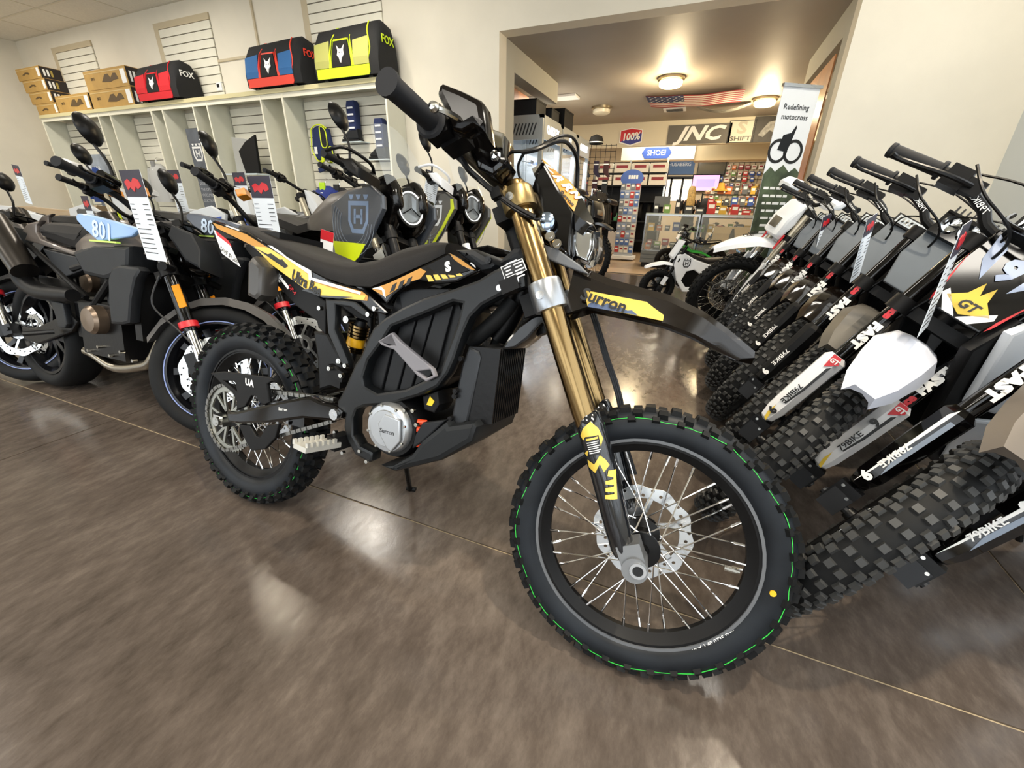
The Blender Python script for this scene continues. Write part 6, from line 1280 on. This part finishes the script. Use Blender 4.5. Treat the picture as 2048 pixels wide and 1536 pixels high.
CN={'#b8322f':'red','#2f4f9a':'blue','#d8d4c8':'cream','#3a3d40':'charcoal','#c9a23a':'mustard','#5b5f63':'grey','#8a2a34':'maroon','#e8e4da':'white','#23262a':'black','#6a8f4a':'green','#c76a2a':'orange','#3f8a5a':'green','#8f9fc0':'pale blue','#4f6fb0':'blue','#7a7f86':'grey'}
def pack(label,group,P,sx,sy,sz,c,cat='package'):
    label=CN[c]+' '+label.replace('white helmet','helmet').replace('red and green ','').replace('clear ','')
    t=thing('boxed_product',label,cat,P,0,group); MB().box((0,0,sz/2),(sx,sy,sz)).build('pack',mat('pack_'+c,c,.5),t,sm=0); MB().box((0,-sy/2-.001,sz*.62),(sx*.7,.002,sz*.3)).build('pack_label',K['wink'] if c not in('#e8e4da','#d8d4c8') else K['dred'],t,sm=0)
for z in (.32,.407,.667):
    for k in range(15):
        x=-.85+.15*k+rnd.uniform(-.02,.02); pack('small boxed part inside the glass display counters','parts inside the glass counters',(x,8.9+rnd.uniform(-.1,.1),z if z>.33 else .311),rnd.uniform(.08,.13),.12,rnd.uniform(.06,.16),rnd.choice(cols))
for k in range(11):
    x=-.8+.19*k; pack('item standing on top of the glass counter','items on the counter top',(x,8.85+rnd.uniform(-.1,.12),.976),rnd.uniform(.07,.15),.1,rnd.uniform(.08,.24),rnd.choice(cols))
t=thing('counter_paper','beige card with a black figure inside the right glass counter','card',(.55,8.68,.42)); MB().box((0,0,.18),(.6,.01,.36)).build('card_sheet',mat('card_beige','#cbb58c',.7),t,sm=0); plate('black_figure',[(-.02,.08),(.05,.08),(.06,.2),(.03,.33),(0,.33),(-.03,.2)],-.008,-.005,K['ink'],t,bev=0)
# pegboard with hanging packs on the right of the end wall
pb=thing('grid_panel','black wire grid panel full of hanging packs on the end wall','grid panel',ony(1500,375,14.772)); b=MB()
for k in range(17): b.box((-1.1+.1375*k,0,0),(.008,.008,1.3))
for k in range(10): b.box((0,0,-.65+.144*k),(2.2,.008,.008))
b.build('wire_grid',K['matte'],pb,sm=0); o=ony(1500,375,14.772)
for r_ in range(8):
    for c_ in range(13): 
        if rnd.random()<.86: pack('blister pack hanging on the wire grid behind the counter','packs on the wire grid',(o.x-1.0+.165*c_+rnd.uniform(-.02,.02),14.752,o.z-.62+.155*r_),rnd.uniform(.08,.13),.03,rnd.uniform(.09,.13),rnd.choice(cols+['#d8d4c8','#e8e4da']))
# low shelf stacks in front of it
for r_ in range(3):
    for c_ in range(9): pack('bottle or box on the shelves behind the counter','goods behind the counter',(.15+.16*c_,11.2,.9+.24*r_),rnd.uniform(.08,.14),.1,rnd.uniform(.12,.2),rnd.choice(cols))
t=thing('back_shelf','low shelving rack behind the counter','shelf',(.8,11.25,0)); [MB().box((0,0,.885+.24*k),(1.7,.25,.02)).build('shelf_board',K['dgrey'],t,sm=0) for k in range(3)]; [MB().box((sx*.85,0,.7),(.03,.25,1.4)).build('shelf_side',K['dgrey'],t,sm=0) for sx in (-1,1)]
# left storage shelves with white helmet boxes, tyres
p=ony(1262,400,11.3); t=thing('storage_rack','dark storage rack with helmet boxes left of the counter','rack',(-1.75,11.5,0)); 
for z in (.3,.75,1.2,1.55,1.82): MB().box((0,0,z),(1.7,.45,.025)).build('rack_shelf',K['dgrey'],t,sm=0)
for sx in (-.84,0,.84): MB().box((sx,-.2,1.05),(.04,.04,2.1)).build('rack_post',K['steel'],t,sm=0)
MB().box((0,.23,1.05),(1.7,.02,2.1)).build('rack_back',K['black'],t,sm=0)
for r_,z in enumerate((1.565,1.835)):
    for c_ in range(4): pack('white helmet box with red print on the storage rack','helmet boxes on the storage rack',(-2.35+.42*c_,11.4,z),.38,.34,.2 if r_ else .22,'#e8e4da')
for c_ in range(7):
    q=thing('motocross_tyre_stock','black knobbly tyre standing on the storage rack','tyre',(-2.4+.2*c_,11.45,.98+.0),rad(90),'tyres on the storage rack'); newobj('tire',tire_mesh(.2,.04,.13,K['rubber']),q)
for c_ in range(5): pack('red and green bottle on the lower storage rack','bottles on the storage rack',(-2.4+.14*c_,11.35,.76),.08,.08,.18,('#b8322f','#3f8a5a')[c_%2])
# revolving rack with a round blue sign
p=ony(1262,375,9.7); t=thing('spinner_rack','tall white spinner rack of small packs topped by a round blue sign','rack',(p.x,9.7,0))
MB().box((0,0,.06),(.5,.4,.06)).build('rack_base',K['white'],t); MB().box((0,0,.78),(.4,.06,1.4)).build('rack_panel',mat('rack_silver','#c3c7cb',.4,.4),t)
MB().lathe([(0,-.012),(.2,-.012),(.2,.012),(0,.012)],28,M=Matrix.Translation((0,0,1.62))@Matrix.Diagonal((1.15,1,.8,1))).build('round_sign',mat('round_blue','#4666b4',.4),t); [MB().box((-.05+.05*k,-.015,1.64),(.04,.004,.07)).build('sign_stroke',K['wink'],t,sm=0) for k in range(4)]
for r_ in range(9):
    for c_ in range(4): pack('small clear pack on the spinner rack','packs on the spinner rack',(p.x-.15+.1*c_,9.653,.16+.155*r_),.08,.03,.12,rnd.choice(['#8f9fc0','#d8d4c8','#b8322f','#4f6fb0','#e8e4da','#7a7f86']))
# wire grid with caps and socks
p=ony(1195,320,9.3); t=thing('wire_grid_stand','black wire grid stand with caps and socks beside the cabinets','grid panel',(p.x,9.3,0)); b=MB()
for k in range(8): b.box((-.35+.1*k,0,1.2),(.008,.008,2.0))
for k in range(20): b.box((0,0,.22+.103*k),(.72,.008,.008))
b.box((0,0,.1),(.72,.4,.03)); b.build('wire_grid',K['matte'],t,sm=0)
for r_ in range(5):
    for c_ in range(3):
        q=thing('sock_pair','dark striped socks hanging on the wire grid stand','socks',(p.x-.2+.2*c_,9.24,1.9-.33*r_),0,'socks on the wire grid'); plate('sock',[(-.05,.0),(.05,.0),(.05,-.2),(.10,-.28),(.04,-.29),(-.05,-.2)],-.02,.02,mat('sock_'+('#23262a','#2c2438','#3a1f24')[(r_+c_)%3],('#23262a','#2c2438','#3a1f24')[(r_+c_)%3],.9),q,bev=.006); MB().box((0,-.022,-.06),(.1,.004,.02)).build('sock_stripe',K['wink'] if c_ else K['red'],q,sm=0)
q=thing('cap','black knitted cap with white stripes on top of the wire grid stand','cap',(p.x-.05,9.26,2.2)); MB().lathe([(.14,0),(.14,.06),(.11,.13),(.0,.17)],18,M=RX90).build('cap_crown',K['black_cloth'],q); MB().lathe([(.143,.02),(.143,.035),(.14,.035)],18,M=RX90).build('cap_stripe',K['wink'],q)
# rail of black riding jackets in the aisle, white carton
t=thing('clothes_rail','chrome rail carrying black riding jackets beside the storage rack','clothes rail',(-1.95,8.9,0)); MB().tube([(0,-.5,1.35),(0,.5,1.35)],.012,8).tube([(0,-.5,0),(0,-.5,1.35)],.012,8).tube([(0,.5,0),(0,.5,1.35)],.012,8).build('rail',K['chrome'],t)
for k in range(4):
    q=jacket('black riding jacket on the chrome clothes rail',(-1.95,8.52+.25*k,1.28),'#131315','#1d1d20'); q.rotation_euler=(0,0,rad(70)); q['group']='jackets on the rail'
t=thing('shipping_carton','pale grey carton standing on the aisle floor','box',onz(1226,506)); MB().box((0,.1,.26),(.34,.25,.52)).build('carton',mat('carton_pale','#cfc9c3',.6),t,sm=0); MB().box((.05,-.026,.1),(.12,.004,.04)).build('label',K['wink'],t,sm=0)
# people behind the counter
def smoothmesh(o,lv=2):
    m=o.modifiers.new('sub','SUBSURF'); m.levels=lv; m.render_levels=lv
def person_body(name,joints,edges,m,parent):
    me=bpy.data.meshes.new(name); me.from_pydata([j[0] for j in joints],edges,[]); o=newobj(name,me,parent); s=o.modifiers.new('skin','SKIN'); 
    for v,j in zip(me.skin_vertices[0].data,joints): v.radius=j[1] if hasattr(j[1],'__len__') else (j[1],j[1])
    me.skin_vertices[0].data[0].use_root=True; smoothmesh(o,2); me.materials.append(m); return o
skin=mat('skin','#c99a7c',.55); tee=mat('black_tshirt','#151517',.85); den=mat('dark_trousers','#22252c',.85)
def person(label,P,rz,hair):
    t=thing('person',label,'person',P,rz)
    J=[((0,0,.92),(.15,.11)),((0,0,1.10),(.13,.10)),((0,0,1.32),(.16,.11)),((0,0,1.44),(.10,.08)),((0,0,1.52),.05),((0,.01,1.60),(.07,.085)),((0,.01,1.70),(.075,.09)),
       ((-.19,0,1.38),.06),((-.24,.02,1.12),.043),((-.19,.22,1.02),.034),((-.17,.30,1.03),.022),((.19,0,1.38),.06),((.24,.02,1.12),.043),((.19,.22,1.02),.034),((.17,.30,1.03),.022),
       ((-.09,0,.82),.085),((-.10,.01,.47),.055),((-.10,-.02,.09),.04),((-.10,.10,.035),.032),((.09,0,.82),.085),((.10,.01,.47),.055),((.10,-.02,.09),.04),((.10,.10,.035),.032)]
    E_=[(0,1),(1,2),(2,3),(3,4),(4,5),(5,6),(2,7),(7,8),(8,9),(9,10),(2,11),(11,12),(12,13),(13,14),(0,15),(15,16),(16,17),(17,18),(0,19),(19,20),(20,21),(21,22)]
    person_body('body',J,E_,skin,t)
    b=MB(); sec=[]
    for z,hw,dp in ((.90,.165,.125),(1.0,.16,.12),(1.12,.155,.115),(1.28,.19,.125),(1.38,.20,.12),(1.45,.12,.09),(1.48,.07,.065)): sec.append([(hw*math.cos(2*math.pi*k/16),dp*math.sin(2*math.pi*k/16),z) for k in range(16)])
    b.loft(sec)
    for s in (-1,1): b.tube([(s*.15,0,1.40),(s*.215,.0,1.34),(s*.245,.02,1.18)],[.06,.07,.062],12)
    b.build('t_shirt',tee,t,None,60)
    b=MB().loft([[(.17*math.cos(2*math.pi*k/16),.13*math.sin(2*math.pi*k/16),z) for k in range(16)] for z in (.80,.93)])
    for s in (-1,1): b.tube([(s*.09,0,.84),(s*.10,.01,.47),(s*.10,-.01,.08)],[.10,.068,.06],12)
    b.build('trousers',den,t,None,60)
    for s in (-1,1):
        plate('shoe',[(-.06,.0),(.16,.0),(.16,.04),(.06,.08),(-.06,.08)],-.045,.045,K['black'],t,bev=.015,M=Matrix.Translation((s*.10,.0,0))@Matrix.Rotation(rad(90),4,'Z'))
        for k in range(5): MB().tube([(s*(.155+.012*k),.31,1.03),(s*(.155+.012*k),.345+.008*(2-abs(k-2)),1.025),(s*(.155+.012*k),.365+.008*(2-abs(k-2)),1.0)],[.009,.008,.006],6).build('finger',skin,t)
        MB().lathe([(0,-.006),(.012,-.004),(.014,.0),(0,.006)],10,M=Matrix.Translation((s*.032,.098,1.665))@Matrix.Rotation(rad(180),4,'X')).build('eye',K['wink'],t); MB().box((s*.078,.01,1.655),(.014,.03,.05)).build('ear',skin,t)
    MB().tube([(0,.095,1.67),(0,.118,1.635)],[.008,.014],8).build('nose',skin,t); MB().box((0,.098,1.605),(.045,.01,.01)).build('mouth',K['dred'],t)
    if hair:
        b=MB(); sec=[]
        for z,hw,y0,y1 in ((1.80,.03,-.03,.04),(1.785,.075,-.08,.09),(1.73,.095,-.10,.10),(1.65,.10,-.115,.05),(1.5,.105,-.135,-.02),(1.35,.115,-.155,-.09),(1.22,.10,-.16,-.11),(1.14,.04,-.155,-.12)):
            sec.append([(hw*math.cos(2*math.pi*k/16),(y0+y1)/2+(y1-y0)/2*math.sin(2*math.pi*k/16),z) for k in range(16)])
        b.loft(sec).build('hair',mat('blonde_hair','#b99a5e',.6,noise=.35,scale=30),t,None,60)
        text('shirt_text','RTR',.11,K['wink'],t,basis((.06,-.165,1.24),(1,0,0),(0,0,1)),.002,bold=.004,shear=.2)
    else: MB().tube(smooth([(-.08,.06,1.67),(0,.108,1.672),(.08,.06,1.67)],4),.004,6).build('glasses',K['ink'],t)
    return t
p=ony(1386,372,11.9); t=person('person with long blonde hair in a black t-shirt, back turned at the counter',(p.x,11.9,0),rad(6),True); t.scale=[p.z/1.80]*3
p=ony(1418,373,13.2); t=person('bald person facing the shop, seen behind the straw hat',(p.x,13.2,0),rad(180),False); t.scale=[p.z/1.785]*3
t=thing('straw_hat','yellow conical hat on the goods behind the counter','hat',ony(1441,382,11.2)); MB().lathe([(.17,0),(.16,.02),(.09,.04),(.06,.16),(0,.17)],20,M=RX90).build('hat_body',mat('straw','#d8a940',.7),t)
t=thing('counter_monitor','thin computer monitor on the counter top','monitor',(-.72,8.95,.976)); MB().box((0,0,.2),(.28,.03,.18)).build('screen',K['grey'],t); MB().tube([(0,.02,0),(0,.02,.2)],.02,8).box((0,.02,.008),(.2,.16,.016)).build('stand',K['dgrey'],t)
# tall motocross banner by the right side of the opening
A_,B_=ony(1563,193,4.92),ony(1648,151,5.12); t=thing('roll_up_banner','tall motocross roll-up banner with a bike picture and trees','banner',(A_.x,4.92,0)); W_=Vector((B_.x-A_.x,.2,0)); wl_=W_.length; H_=(A_.z+B_.z)/2
Mb=basis((0,0,0),W_,(0,0,1))@Matrix.Rotation(rad(-90),4,'X')
MB().box((wl_/2,.002,H_*.5+.02),(wl_,.004,H_-.04)).build('banner_sheet',mat('banner_white','#e7e9ea',.45),t,Mb,sm=0)
MB().box((wl_/2,0,.03),(wl_+.06,.18,.06)).build('banner_base',K['alu'],t,Mb); MB().box((wl_/2,0,H_),(wl_+.02,.03,.025)).build('banner_top',K['alu'],t,Mb)
plate('banner_trees',[(0,.1),(wl_,.1),(wl_,1.38),(wl_*.85,1.42),(wl_*.7,1.38),(wl_*.5,1.44),(wl_*.3,1.38),(wl_*.15,1.42),(0,1.36)],-.004,-.001,mat('banner_forest','#47533c',.45,noise=.6,scale=7),t,bev=0,M=Mb); plate('banner_road',[(wl_*.55,.1),(wl_,.1),(wl_,.95),(wl_*.8,1.1)],-.006,-.004,mat('banner_road_grey','#8fa0a6',.45,noise=.2,scale=3),t,bev=0,M=Mb)
text('banner_text','Redefining',.062,K['ink'],t,Mb@basis((wl_*.12,-.003,H_-.16),(1,0,0),(0,0,1)),.001,align='LEFT'); text('banner_text','motocross',.062,K['ink'],t,Mb@basis((wl_*.12,-.003,H_-.235),(1,0,0),(0,0,1)),.001,align='LEFT')
for k in range(8):
    x=.03+.01*k; 
    while x<wl_*(.62+.2*rnd.random()):
        w_=rnd.uniform(.03,.085); MB().box((x+w_/2,-.0065,1.24-.066*k),(w_,.002,.022)).build('banner_word',K['wink'],t,Mb,sm=0); x+=w_+.015
b=MB()
for cx in (.24,.68): b.lathe([(.075,-.003),(.10,-.003),(.10,-.001),(.075,-.001)],24,closed=True,M=Matrix.Translation((wl_*cx,0,1.55)))
b.build('printed_wheels',K['ink'],t,Mb,sm=0); plate('printed_bike',[(wl_*.22,1.56),(wl_*.3,1.68),(wl_*.5,1.70),(wl_*.6,1.76),(wl_*.62,1.74),(wl_*.56,1.64),(wl_*.5,1.55),(wl_*.4,1.55)],-.004,-.001,K['dgrey'],t,bev=0,M=Mb)
# right side wall of the passage: amber poster strips seen edge-on
t=thing('passage_poster','amber printed poster strip on the right passage wall','poster',(PX1-.012,6.4,1.3)); MB().box((0,0,.55),(.012,1.5,1.15)).build('poster_sheet',mat('poster_amber','#a86a35',.35,noise=.45,scale=3),t,sm=0)
# blurred white and blue window poster at the right edge
t=thing('window_poster','white and blue printed poster on the side window','poster',(XR-.02,3.55,1.0)); MB().box((0,0,.45),(.01,1.2,.9)).build('poster_sheet',mat('poster_bluewhite','#aebfd4',.5,noise=.5,scale=14),t,sm=0)
